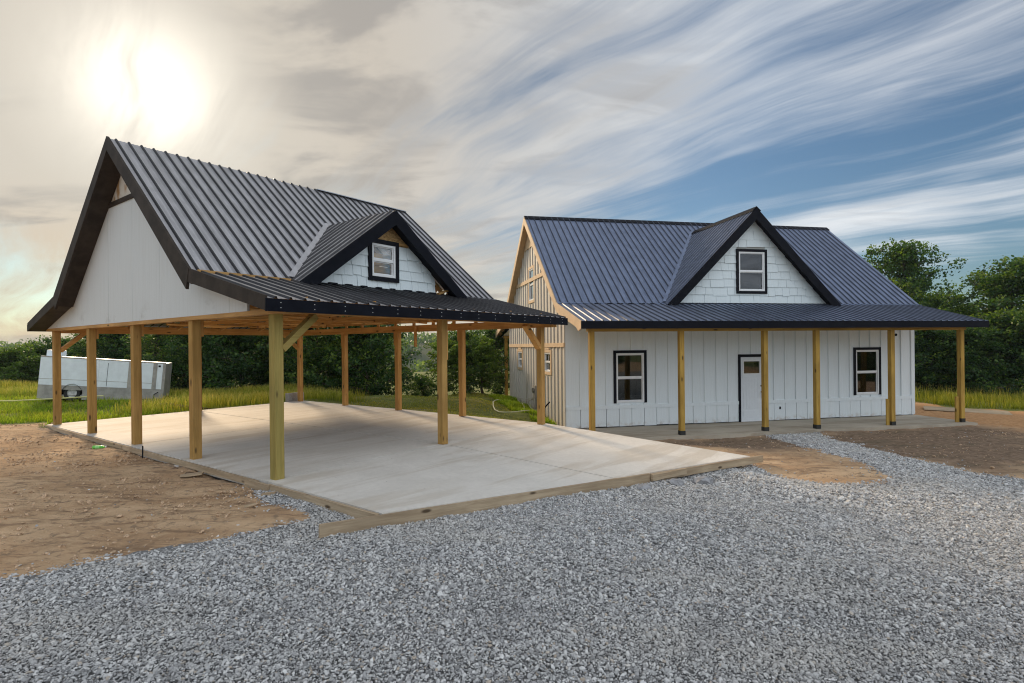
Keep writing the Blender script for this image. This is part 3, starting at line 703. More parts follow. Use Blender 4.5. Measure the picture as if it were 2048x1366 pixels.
def clip_slope(poly, dc, apex, k):
    """keep the part of poly under both roof slopes"""
    for sg in (-1, 1):
        f = lambda p: apex-k*sg*(p[0]-dc)-p[1]; out = []
        for i in range(len(poly)):
            p, q = poly[i], poly[(i+1) % len(poly)]; fp, fq = f(p), f(q)
            if fp >= 0: out.append(p)
            if fp*fq < 0: t = fp/(fp-fq); out.append((p[0]+(q[0]-p[0])*t, p[1]+(q[1]-p[1])*t))
        poly = out
        if not poly: return []
    return poly
def build_window(parent, x0, x1, z0, z1, y, trim, glassm, trimw=.075, bottom_trim=True, depth=.05, outward=-1, name='window', axis='x', cross=False, frame=None):
    """double-hung window in an outside wall whose face is at y (normal towards outward*y, or x when axis is y); extents are the trim's outside"""
    w = empty(name, parent=parent); fr = frame or M['white_trim']; o = outward
    def bx(nm, m, a0, a1, d0, d1, c0, c1):
        lo, hi = sorted((y+o*d0, y+o*d1))
        if axis == 'x': return B(nm, m, w, a0, a1, lo, hi, c0, c1)
        return B(nm, m, w, lo, hi, a0, a1, c0, c1)
    tw = trimw
    bx('trim', trim, x0, x0+tw, -.01, .032, z0, z1); bx('trim', trim, x1-tw, x1, -.01, .032, z0, z1)
    bx('trim', trim, x0+tw, x1-tw, -.01, .034, z1-tw, z1)
    if bottom_trim: bx('trim', trim, x0+tw, x1-tw, -.01, .034, z0, z0+tw)
    ix0, ix1, iz0, iz1 = x0+tw+.002, x1-tw-.002, z0+(tw if bottom_trim else .02)+.002, z1-tw-.002
    f = .045
    bx('frame', fr, ix0, ix0+f, -.06, .020, iz0, iz1); bx('frame', fr, ix1-f, ix1, -.06, .020, iz0, iz1)
    bx('frame', fr, ix0+f, ix1-f, -.06, .019, iz1-f, iz1); bx('frame', fr, ix0+f, ix1-f, -.06, .024, iz0, iz0+f)
    zm = (iz0+iz1)/2
    bx('meeting_rail', fr, ix0+f, ix1-f, -.05, .004, zm-.022, zm+.022)
    s = .022
    for (c0, c1, dd) in ((iz0+f, zm-.022, -.035), (zm+.022, iz1-f, -.018)):
        bx('sash', fr, ix0+f, ix0+f+s, dd-.02, dd+.012, c0, c1); bx('sash', fr, ix1-f-s, ix1-f, dd-.02, dd+.012, c0, c1)
        bx('sash', fr, ix0+f+s, ix1-f-s, dd-.02, dd+.012, c0, c0+s); bx('sash', fr, ix0+f+s, ix1-f-s, dd-.02, dd+.012, c1-s, c1)
        bx('pane', glassm, ix0+f+s, ix1-f-s, dd-.006, dd-.002, c0+s, c1-s)
        if cross: bx('muntin', fr, (ix0+ix1)/2-.012, (ix0+ix1)/2+.012, dd-.012, dd+.006, c0, c1)
    return w
win = (2.82, 3.49, 3.14, 3.875)
cd, ca, cbase = build_dormer(C, carport, 1.50, .26, .25, 4.60, win, .215, .30, dict(fascia=M['fascia'], shingle=M['shingle'], sheath=M['osb'], peak_osb=M['osb']), 3)
build_window(carport, 2.77, 3.54, 3.105, 3.925, 1.482, M['blackpaint'], M['glass_clear'], trimw=.085, name='dormer_window')
# dormer framing seen through the window and the open corner
for t in (1.62, 2.1, 2.6):
    for sg in (-1, 1):
        h = (C.dz-.2-C.roof_z(t))/C.dk
        MB().bar((C.dc+sg*h, t, C.roof_z(t)+.02), (C.dc, t, C.dz-.18), .04, .10, (0, 1, 0)).build('dormer_rafter', M['pine_x'], carport)
for k in range(5): B('dormer_plank', M['bright_pine'], carport, 2.45, 4.05, 1.74, 1.76, 3.06+k*.13, 3.18+k*.13)
MB().bar((C.dc-.45, 1.85, 3.2), (C.dc+.5, 1.85, 3.75), .04, .1, (0, 1, 0)).build('dormer_brace', M['orange_x'], carport)
MB().bar((C.dc-.9, 1.9, 3.35), (C.dc+.9, 1.9, 3.35), .04, .1).build('dormer_tie', M['pine_x'], carport)
MB().bar((C.dc, 1.5, C.dz-.12), (C.dc, ctv, C.dz-.12), .04, .14).build('dormer_ridge_board', M['pine_y'], carport)
for k in range(8):   # closure blocks along the foot of the shingles
    x = 1.85+k*.36; z = C.roof_z(1.42)+.03
    B('foam_closure', M['blackpaint'], carport, x, x+random.uniform(.10, .2), 1.40, 1.46, z, z+.03)
MB().bar((4.66, 1.45, C.roof_z(1.4)+.05), (5.0, 1.45, C.roof_z(1.4)+.16), .04, .09, (0, 1, 0)).build('corner_block', M['pine_x'], carport)

# ------------------------------------------------------------------ house
H = Bld(x0=-.246, x1=12.84, tr=4.197, zr=6.6185, tb=-.01, zb=3.076, te=-2.294, ze=2.425, pitch=.2286, dc=6.30, dz=6.10, dk=1.0, dhalf=3.024, df=-.30)
HROT = PI/2-1.3676; house = empty('house', (1.6057, 16.6774, 0), HROT)
tag(house, 'white farmhouse with board-and-batten walls, blue-black metal roof, dormer and front porch', 'house')
hroof, htv = build_roof(H, house, (M['roof_house'], M['rib_shade_house']), M['roof_house'])
L = 12.593; FZ = -.73; DEP = 2*H.tr
for sg in (-1, 1):
    MB().prism([(H.tr, H.zr+.055), (H.tr+sg*.17, H.zr-.085), (H.tr+sg*.17, H.zr-.105), (H.tr, H.zr+.04)], 'x', H.x0-.02, H.x1+.02).build('ridge_cap', M['fascia'], hroof)
MB().prism([(H.dc, H.dz+.075), (H.dc+.15, H.dz-.06), (H.dc+.15, H.dz-.075), (H.dc, H.dz+.06), (H.dc-.15, H.dz-.075), (H.dc-.15, H.dz-.06)], 'y', H.df-.03, htv-.1).build('dormer_ridge_cap', M['fascia'], hroof)
# floor, porch slab, inner shell
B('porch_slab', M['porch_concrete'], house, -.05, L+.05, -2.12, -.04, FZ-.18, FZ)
B('foundation', M['concrete_dark'], house, .02, L-.02, -.02, DEP, FZ-.35, FZ-.004)
B('ceiling', M['interior'], house, .15, L-.15, .15, DEP-.15, 2.30, 2.34)
B('inner_wall', M['interior'], house, .15, L-.15, 3.6, 3.7, FZ, 2.29)
B('inner_wall', M['interior'], house, 3.9, 4.0, .15, 3.59, FZ, 2.29)
B('inner_wall', M['interior'], house, 8.9, 9.0, .15, 3.59, FZ, 2.29)
def rect_minus(r, holes):
    """split a rectangle (x0,x1,z0,z1) around the holes"""
    out = [r]
    for h in holes:
        nx = []
        for a in out:
            if h[0] >= a[1] or h[1] <= a[0] or h[2] >= a[3] or h[3] <= a[2]: nx.append(a); continue
            x0, x1 = max(a[0], h[0]), min(a[1], h[1])
            if a[0] < h[0]: nx.append((a[0], h[0], a[2], a[3]))
            if a[1] > h[1]: nx.append((h[1], a[1], a[2], a[3]))
            if a[2] < h[2]: nx.append((x0, x1, a[2], h[2]))
            if a[3] > h[3]: nx.append((x0, x1, h[3], a[3]))
        out = nx
    return [a for a in out if a[1]-a[0] > .012 and a[3]-a[2] > .012]
W1 = (1.53, 2.62, .0, 1.625); W2 = (10.15, 11.235, .015, 1.63); DR = (5.80, 6.79, FZ, 1.45)
def hole(w, t=.07, bt=.02): return (w[0]+t, w[1]-t, w[2]+bt, w[3]-t)
holes = [hole(W1), hole(W2), (DR[0]+.06, DR[1]-.06, FZ-.1, DR[3]-.06)]
fw = empty('front_wall', parent=house); rnd = random.Random(5)
BP = [.46-.415]+[.46+.415*k for k in range(30)]+[L]
WT = 2.90
edges = [0.0]+[.46+.415*k for k in range(30) if .46+.415*k < L-.06]+[L]
for a, bb in zip(edges[:-1], edges[1:]):
    dy = rnd.uniform(-.0025, .0025)
    for r in rect_minus((a+.003, bb-.003, -.11, WT), holes): B('siding_board', M['white_siding'], fw, r[0], r[1], dy, .10, r[2], r[3])
    dy = rnd.uniform(-.005, .004); zb = FZ+.012+rnd.uniform(0, .02)
    for r in rect_minus((a+.008, bb-.008, zb, -.165+rnd.uniform(-.004, .004)), holes): B('skirt_board', M['white_siding'], fw, r[0], r[1], -.008+dy, .10, r[2], r[3])
MB().box(.0, L, .102, .13, FZ-.1, -.1).build('sheathing', M['blackpaint'], fw)
for x in edges[1:-1]:
    for r in rect_minus((x-.029, x+.029, -.055, WT), [(h[0]-.07, h[1]+.07, h[2]-.03, h[3]+.07) for h in holes]):
        if r[1]-r[0] > .03: B('batten', M['white_siding'], fw, r[0], r[1], -.034, -.003, r[2], r[3])
for a, bb in ((.0, DR[0]-.002), (DR[1]+.002, L)): B('band_board', M['white_siding'], fw, a, bb, -.030, -.003, -.165, -.055)
B('corner_board', M['white_siding'], fw, L-.10, L+.022, -.028, .0, FZ+.02, 2.9)
build_window(house, *W1, -.003, M['blackpaint'], M['glass'], trimw=.085, bottom_trim=False)
build_window(house, *W2, -.003, M['blackpaint'], M['glass'], trimw=.085, bottom_trim=False)
B('window_blind', M['blind'], house, 10.32, 10.95, .22, .24, 1.02, 1.50)
B('stored_box', M['brownthing'], house, 10.3, 10.95, .35, .9, FZ, .75)
# front door
dr = empty('front_door', parent=house)
B('trim', M['blackpaint'], dr, DR[0], DR[0]+.075, -.036, .01, FZ+.005, DR[3]); B('trim', M['blackpaint'], dr, DR[1]-.075, DR[1], -.036, .01, FZ+.005, DR[3])
B('trim', M['blackpaint'], dr, DR[0]+.075, DR[1]-.075, -.038, .01, DR[3]-.085, DR[3])
dx0, dx1, dz0, dz1 = DR[0]+.08, DR[1]-.08, FZ+.03, DR[3]-.09
gx0, gx1, gz0, gz1 = dx0+.13, dx1-.13, dz1-.53, dz1-.14
for r in rect_minus((dx0, dx1, dz0, dz1), [(gx0, gx1, gz0, gz1)]): B('door_leaf', M['door_white'], dr, r[0], r[1], .012, .055, r[2], r[3])
for a, bb, c, d2 in ((gx0-.035, gx0, gz0-.035, gz1+.035), (gx1, gx1+.035, gz0-.035, gz1+.035), (gx0, gx1, gz0-.035, gz0), (gx0, gx1, gz1, gz1+.035)): B('lite_frame', M['white_trim'], dr, a, bb, -.004, .014, c, d2)
B('pane', glass('door_glass', 2.0, (.35, .34, .18)), dr, gx0, gx1, .024, .03, gz0, gz1)
for k in range(7):
    x = dx0+.10+k*(dx1-dx0-.2)/6
    if k < 6: B('plank_panel', M['door_white'], dr, x+.004, x+(dx1-dx0-.2)/6-.004, .004, .0115, dz0+.38, gz0-.17)
B('top_panel_rail', M['door_white'], dr, dx0+.08, dx1-.08, .003, .0115, gz0-.14, gz0-.09); B('bottom_panel', M['door_white'], dr, dx0+.1, dx1-.1, .004, .0115, dz0+.10, dz0+.33)
B('threshold', M['white_trim'], dr, dx0, dx1, -.02, .06, FZ+.003, FZ+.028)
MB().tube([(dx1-.07, .012, .42), (dx1-.07, -.02, .42)], .028, 12).build('deadbolt', M['blackpaint'], dr)
MB().tube([(dx1-.07, .012, .22), (dx1-.07, -.035, .22)], .02, 10).build('handle_rose', M['blackpaint'], dr)
MB().tube([(dx1-.07, -.03, .26), (dx1-.075, -.055, .2), (dx1-.07, -.05, .1), (dx1-.07, -.02, .06)], .013, 8).build('handle', M['blackpaint'], dr)
B('outlet_box', M['blackpaint'], house, 7.29, 7.345, -.016, -.004, -.36, -.28); 
MB().tube([(11.86, -.004, 2.05), (11.86, -.03, 2.05)], .045, 12).build('light_fitting_hole', M['blackpaint'], house)
# left gable wall: boards, battens, bands
gwall = empty('gable_wall', parent=house)
GW = [(1.52, 2.44, .82, 1.66), (5.75, 6.70, .82, 1.66), (3.68, 4.62, 3.40, 4.77)]
ghole = [(a+.06, b+0-.06, c+.06, d-.06) for a, b, c, d in GW]
NB = 21; gsp = DEP/NB
for k in range(NB):
    y0, y1 = k*gsp+.001, (k+1)*gsp-.001
    ztop = min(H.roof_z(y0), H.roof_z(y1))-.12
    cuts = [h for h in ghole if h[0] < y1 and h[1] > y0]
    for r in rect_minus((y0, y1, FZ-.02, ztop), cuts): MB().box(.0, .10, r[0], r[1], r[2], r[3]).build('siding_board', M['gable_siding'], gwall)
    pl = strip_gable(H, y0, y1, ztop-.001, .06)
    if pl: MB().prism(pl, 'x', .001, .10).build('siding_board', M['gable_siding'], gwall)
bands = [(1.745, 1.875), (4.20, 4.335)]
for k in range(0, NB+1):
    y = min(max(k*gsp, .04), DEP-.04); ztop = H.roof_z(y)-.13
    hs = [(-9, 99, z0-.001, z1+.001) for z0, z1 in bands]+[(a-.03, b+.03, c-.04, d+.02) for a, b, c, d in GW]
    for r in rect_minus((y-.028, y+.028, FZ, ztop), hs): 
        if r[1]-r[0] > .03: B('batten', M['gable_siding'], gwall, -.034, -.001, r[0], r[1], r[2], r[3])
B('band_board', M['trim_tan'], gwall, -.048, -.001, .02, DEP-.0, *bands[0])
yy = H.tb+(bands[1][1]+.12-H.zb)/H.m()
B('band_board', M['trim_tan'], gwall, -.048, -.001, yy, 2*H.tr-yy, *bands[1])
y2 = H.tb+(5.62+.12-H.zb)/H.m(); MB().prism([(2*H.tr-y2, 5.5), (y2, 5.5), (H.tr, H.zr-.2)], 'x', -.042, -.001).build('peak_panel', M['trim_tan'], gwall)
for w in GW: build_window(house, w[0], w[1], w[2], w[3], -.003, M['trim_tan'], M['glass'], trimw=.095, axis='y', cross=(w[2] < 1), name='gable_window')
for w in GW[:2]: B('head_flashing', M['trim_tan'], gwall, -.045, -.002, w[0]+.2, w[1]-.2, w[3]+.002, w[3]+.07)
# left rake boards with the flared foot, soffits
hr = empty('rake_trim', parent=house)
for mir in (0, 1):
    f = (lambda p: (2*H.tr-p[0], p[1])) if mir else (lambda p: p)
    up = [f(p) for p in ((H.tr, H.zr+.01), (H.tb, H.zb+.0), (H.tb+.02, H.zb-.26), (H.tr, H.zr-.26))]
    MB().prism(up, 'x', H.x0-.03, H.x0+.008).build('rake_board', M['trim_tan'], hr)
    low = [f(p) for p in ((H.tb, H.zb+.0), (H.te-.0, H.ze), (H.te-.0, H.ze-.19), (H.te+.24, H.ze-.25), (H.te+.42, H.ze-.14), (H.te+.75, H.ze-.05), (H.te+1.3, H.ze+.09), (H.tb+.02, H.zb-.26))]
    MB().prism(low, 'x', H.x0-.032, H.x0+.006).build('rake_board', M['trim_tan'], hr)
    for a, c in (((H.tr, H.zr-.15), (H.tb, H.zb-.15)), ((H.tb, H.zb-.14), (H.te, H.ze-.12))):
        MB().prism([f(a), f(c), f((c[0], c[1]-.02)), f((a[0], a[1]-.02))], 'x', H.x0+.008, -.002).build('soffit', M['trim_tan'], hr)
    for xx in (H.x1-.03,):
        MB().prism(up, 'x', xx, xx+.035).build('rake_board', M['fascia'], hr)
        MB().prism([f(p) for p in ((H.tb, H.zb), (H.te, H.ze), (H.te, H.ze-.19), (H.tb, H.zb-.2))], 'x', xx, xx+.035).build('rake_board', M['fascia'], hr)
    y = f((H.te, 0))[0]; sg = 1 if mir else -1
    B('eave_fascia', M['fascia'], house, H.x0-.03, H.x1+.02, min(y, y+sg*.03), max(y, y+sg*.03), H.ze-.20, H.ze-.002)
# other walls (plain, unseen faces) and ceiling of the porch
wr = strip_gable(H, 0.0, DEP, FZ, .1); MB().prism(wr, 'x', L-.1, L).build('right_wall', M['white_siding'], house)
B('back_wall', M['white_siding'], house, .1, L-.1, DEP-.1, DEP, FZ, 2.95)
MB().prism([(-.03, 2.62), (-2.2, 2.25), (-2.2, 2.23), (-.03, 2.60)], 'x', .05, L-.05).build('porch_ceiling', M['white_siding'], house)
MB().prism([(DEP+.03, 2.62), (DEP+2.2, 2.25), (DEP+2.2, 2.23), (DEP+.03, 2.60)], 'x', .05, L-.05).build('porch_ceiling', M['white_siding'], house)
# porch posts with black boots, beam, short cripple boards
hp = post_mesh(2.16-FZ-.115).mesh('porch_post', M['cedar_z']); hb = MB().box(-.075, .075, -.075, .075, 0, .12).mesh('boot', M['boot'])
for p in (.17, 2.80, 5.43, 7.15, 9.78, 12.37):
    q = link('porch_post', hp, house, (p, -1.83, FZ+.115)); link('boot', hb, q, (0, 0, -.117))
for p in (.17, 12.37):
    q = link('porch_post', hp, house, (p, DEP+1.83, FZ+.115)); link('boot', hb, q, (0, 0, -.117))
B('porch_beam', M['cedar_x'], house, .05, 12.50, -1.905, -1.755, 2.16, 2.285)
B('porch_beam', M['cedar_x'], house, .05, 12.50, DEP+1.755, DEP+1.905, 2.16, 2.285)
B('cripple_board', M['cedar_z'], house, 9.59, 9.70, -1.84, -1.80, FZ+.002, FZ+.80); B('cripple_board', M['cedar_z'], house, 12.16, 12.29, -1.84, -1.80, FZ+.002, FZ+.80)
# house dormer
hwin = (5.80, 6.80, 3.46, 4.80)
hd, ha, hbase = build_dormer(H, house, -.01, .34, .3, None, hwin, .26, .45, dict(fascia=M['fascia'], shingle=M['shingle'], sheath=M['blind']), 11)
build_window(house, 5.74, 6.85, 3.41, 4.85, -.035, M['blackpaint'], glass('dormer_glass', 1.3, (.16, .20, .25)), trimw=.085, name='dormer_window')
B('dormer_dark', M['interior'], house, 5.35, 7.25, .9, .95, 3.9, 4.9)
for k in range(6): B('foam_closure', M['blackpaint'], house, .9+k*.36, 1.08+k*.36, -.17, -.12, H.roof_z(-.15)+.012, H.roof_z(-.15)+.035)

# ------------------------------------------------------------------ form boards and odds and ends around the slab
def world_c(s, t, z=0.0): x, y = CW(s, t); return Vector((x, y, z))
def form_board(p0, p1, h, th, label, mat='form_x'):
    """plank on edge from p0 to p1 (top edge), its own object at its middle"""
    p0, p1 = Vector(p0), Vector(p1); c = (p0+p1)/2; d = p1-p0; Ln = d.length
    mb = MB(); n = 12
    vs = []
    for i in range(n+1):
        x = -Ln/2+Ln*i/n; j = random.uniform(-.004, .004)
        vs += [(x, -th/2+j, -h+random.uniform(-.006, .004)), (x, th/2+j, -h), (x, th/2+j, random.uniform(-.003, .002)), (x, -th/2+j, random.uniform(-.003, .002))]
    fs = [(0, 1, 2, 3), (4*n+3, 4*n+2, 4*n+1, 4*n)]+[(4*i+k, 4*i+4+k, 4*i+4+(k+1) % 4, 4*i+(k+1) % 4) for i in range(n) for k in range(4)]
    mb.add(vs, fs); o = mb.build('form_board', M[mat]); o.rotation_mode = 'QUATERNION'
    ex = d.normalized(); ey = Vector((0, 0, 1)).cross(ex).normalized(); ez = ex.cross(ey)
    o.matrix_world = Matrix.Translation(c) @ Matrix((ex, ey, ez)).transposed().to_4x4()
    return tag(o, label, 'board', 'form boards along the slab edges')
E_ = lambda s: -2.39-.325*s if s < 3.26 else -3.53-.303*(s-3.26)
form_board(world_c(-.80, E_(-.80)-.02, -.02), world_c(3.9, E_(3.9)-.02, -.185), .135, .038, 'long weathered plank on edge along apron front, jutting out past the near corner')
form_board(world_c(3.88, E_(3.88)-.075, -.195), world_c(4.7, E_(4.7)-.07, -.215), .09, .036, 'short brown splice board lapped on the middle of the apron front')
form_board(world_c(3.93, E_(3.93)-.025, -.19), world_c(7.0, E_(7.0)-.02, -.31), .125, .036, 'grey plank along the apron front, its end sticking out towards the house')
form_board(world_c(-.185, -2.33, -.035), world_c(-.185, -.12, -.02), .115, .038, 'clean tan board on edge between the near corner and greenish corner post', 'form_x')
form_board(world_c(-.225, -.16, -.015), world_c(-.225, .42, -.012), .11, .036, 'short overlapping board beside the foot of the greenish corner post')
form_board(world_c(-.185, .16, -.012), world_c(-.185, 5.0, -.008), .085, .036, 'half-buried board along the dirt beside the second and third gable posts')
form_board(world_c(-.185, 5.03, -.008), world_c(-.185, 9.9, -.005), .075, .036, 'far half-buried board along the slab edge by the trailer')
sp = B('stake', M['form_z'], None, -.05, .05, -.03, .03, 0, .24); x, y = CW(6.82, -4.36); sp.location = (x, y, -.58); sp.rotation_euler = (0, 0, CAR_ROT); tag(sp, 'squat wooden stake under the end of the grey apron plank', 'stake')
st = MB().tube([(0, 0, 0), (.004, 0, .22)], .011, 8).build('steel_stake', M['blackpaint']); x, y = CW(-.27, 3.85); st.location = (x, y, -.11); tag(st, 'thin black steel stake upright beside the slab board', 'stake')
def scrap(label, x, y, rz, sx, sy, sz=.018, mat='form_x', name='wood_scrap'):
    o = MB().prism([(-sx, -sy), (sx*.8, -sy*1.1), (sx, sy*.7), (-sx*.85, sy)], 'z', 0, sz).build(name, M[mat]); o.location = (x, y, gz(x, y)+.032); o.rotation_euler = (.05, -.04, rz); return tag(o, label, 'wood scrap', 'offcuts lying on the dirt')
scrap('flat grey offcut on the dirt below the second gable post', -4.86, 8.37, .5, .16, .07)
scrap('small pale offcut lying near the foot of the green corner post', -3.17, 7.17, .35, .09, .035)
scrap('tiny sliver of wood at the gravel edge near the board end', -3.18, 6.68, .8, .07, .022)
def build_bottle():
    e = empty('plastic_bottle', (-7.96, 10.64, gz(-7.96, 10.64)+.035), .15)
    tag(e, 'bright green plastic bottle lying on the dirt left of the slab', 'bottle')
    gm = plain('green_plastic', (.16, .62, .08), .25)
    rs = [(0, .028), (.012, .034), (.09, .034), (.11, .030), (.13, .034), (.17, .033), (.205, .014), (.225, .013)]
    MB().tube([(r[0]-.11, 0, 0) for r in rs], [r[1] for r in rs], 12).build('body', gm, e, smooth=True)
    MB().tube([(-.06, 0, 0), (.02, 0, 0)], .0352, 12).build('label_sleeve', plain('lime_label', (.35, .78, .25), .4), e)
    MB().tube([(.112, 0, 0), (.128, 0, 0)], .0155, 10).build('cap', M['white_trim'], e)
build_bottle()
def rock(name, x, y, r, mat, label=None, cat=None, group=None, dz=0):
    bm = bmesh.new(); bmesh.ops.create_icosphere(bm, subdivisions=2, radius=r)
    for v in bm.verts:
        k = 1+random.uniform(-.22, .22); v.co = Vector((v.co.x*k*1.25, v.co.y*k, v.co.z*k*.65))
    me = bpy.data.meshes.new(name); bm.to_mesh(me); bm.free(); me.materials.append(mat)
    o = link(name, me, None, (x, y, gz(x, y)+r*.25+dz), (0, 0, random.uniform(0, 6))); tag(o, label, cat, group); return o
M['stone'] = plain('grey_limestone', (.30, .30, .31), .9, var=.3, scale=12, bump=.6, bscale=30)
M['clod'] = plain('brown_clod', (.16, .10, .06), .95, var=.3, scale=12, bump=.6, bscale=30)
for i, (x, y, r, lb) in enumerate([(2.45, 8.35, .10, 'broken grey rock against the apron board, nearest the path of three'), (2.95, 8.62, .13, 'largest grey rock lying below the apron plank'), (1.9, 8.05, .085, 'small grey rock by the splice board on the apron')]):
    rock('rubble_rock', x, y, r, M['stone'], lb, 'rock', 'rubble by the apron')
rock('dirt_clod', -4.98, 8.5, .05, M['clod'], 'brown clod beside the flat grey offcut', 'rock'); rock('dirt_clod', -5.35, 8.75, .045, M['clod'], 'dark clod between the offcut and the slab board', 'rock')
o = MB().box(-1.22, 1.22, -.61, .61, 0, .016).build('plywood_sheet', M['form_x']); o.location = (16.45, 20.1, gz(16.45, 20.1)+.03); o.rotation_euler = (.01, .02, -.62); tag(o, 'plywood sheet lying on the orange dirt right of the porch', 'plywood')
def build_block():
    x, y = CW(6.55, 10.12); e = empty('concrete_block', (x, y, -.05), CAR_ROT+.12); tag(e, 'grey hollow concrete block behind the farthest carport post', 'block')
    bm = plain('block_grey', (.36, .35, .34), .95, var=.15, scale=20, bump=.5)
    for a, b_, c, d in ((-.30, .30, -.10, -.07), (-.30, .30, .07, .10), (-.30, -.26, -.07, .07), (-.02, .02, -.07, .07), (.26, .30, -.07, .07)): B('web_wall', bm, e, a, b_, c, d, 0, .32)
build_block()
lg = MB().tube([(-1.3, .1, .09), (-.6, 0, .12), (.1, -.06, .10), (.8, .02, .07), (1.3, .1, .05)], [.05, .06, .05, .04, .02], 8)
for a in (-.7, -.1, .45): lg.tube([(a, 0, .1), (a-.12, -.12, .0), (a-.3, -.22, -.04)], [.028, .022, .012], 6)
o = lg.build('fallen_branch', plain('bark_brown', (.17, .11, .065), .95, var=.3, bump=.6)); o.location = (-10.4, 17.3, gz(-10.4, 17.3)); o.rotation_euler = (0, 0, -.45); tag(o, 'brown fallen branch with stubs in the grass behind the slab', 'branch')
pts = [(-20, 18.2), (-18.4, 18.6), (-17.1, 18.9), (-15.9, 19.4), (-14.6, 19.75)]
o = MB().tube([(x, y, gz(x, y)+.19+.02*math.sin(i*2)) for i, (x, y) in enumerate(pts)], .022, 6).build('yellow_strap', plain('yellow_strap', (.62, .60, .26), .6)); tag(o, 'pale yellow strap stretched through the grass in front of the trailer', 'strap')
hz = []
for i in range(26):
    a = 2*PI*i/20; hz.append((-.06+.48*math.cos(a)*(1+.03*i), 19.6+1.7*math.sin(a)))
o = MB().tube([(x, y, gz(x, y)+.10+.03*math.sin(i*.9)) for i, (x, y) in enumerate(hz)], .018, 6).build('garden_hose', plain('pale_hose', (.55, .55, .38), .5)); tag(o, 'pale hose looped on the grass beside the house gable', 'hose')
x, y = HW(-.25, 1.9); bx_, by_ = HW(-.12, 1.6)
o = MB().tube([(x, y, gz(x, y)-.05), (x+.01, y-.04, gz(x, y)+.25), (bx_, by_, gz(x, y)+.5), (bx_+.05, by_-.05, gz(x, y)+.56)], .026, 8).build('black_pipe', M['blackpaint']); tag(o, 'bent black pipe rising from the ground at the house gable', 'pipe')
def build_meter():
    x, y = HW(0, 3.35); e = empty('utility_hookup', (x, y, gz(x, y)), HROT); tag(e, 'grey meter box with cables on the house gable behind the carport post', 'meter box')
    gm = plain('meter_grey', (.24, .23, .21), .5)
    B('box', gm, e, -.16, -.036, -.14, .14, .55, 1.0); MB().tube([(-.16, 0, .82), (-.22, 0, .82)], .09, 14).build('meter_dial', plain('meter_glass', (.12, .12, .12), .2), e)
    MB().tube([(-.09, .0, -.1), (-.09, 0, .56)], .028, 8).build('conduit', gm, e)
    for k in range(5):
        a = .3+k*.22; MB().tube([(-.1, .1+k*.05, .6-k*.04), (-.25-.05*k, .35+a*.6, .35+.1*math.sin(k*2)), (-.2, .5+a, .05), (-.3, .6+a*1.3, .02)], .009, 6).build('cable', plain('cable_pale', (.42, .38, .30), .7), e)
    for k in range(3): MB().tube([(-.05, 1.5+.12*k, .4), (-.06, 1.42+.1*k, .9), (-.05, 1.2+.14*k, 1.35)], .007, 5).build('cable', plain('cable_pale', (.42, .38, .30), .7), e)
build_meter()

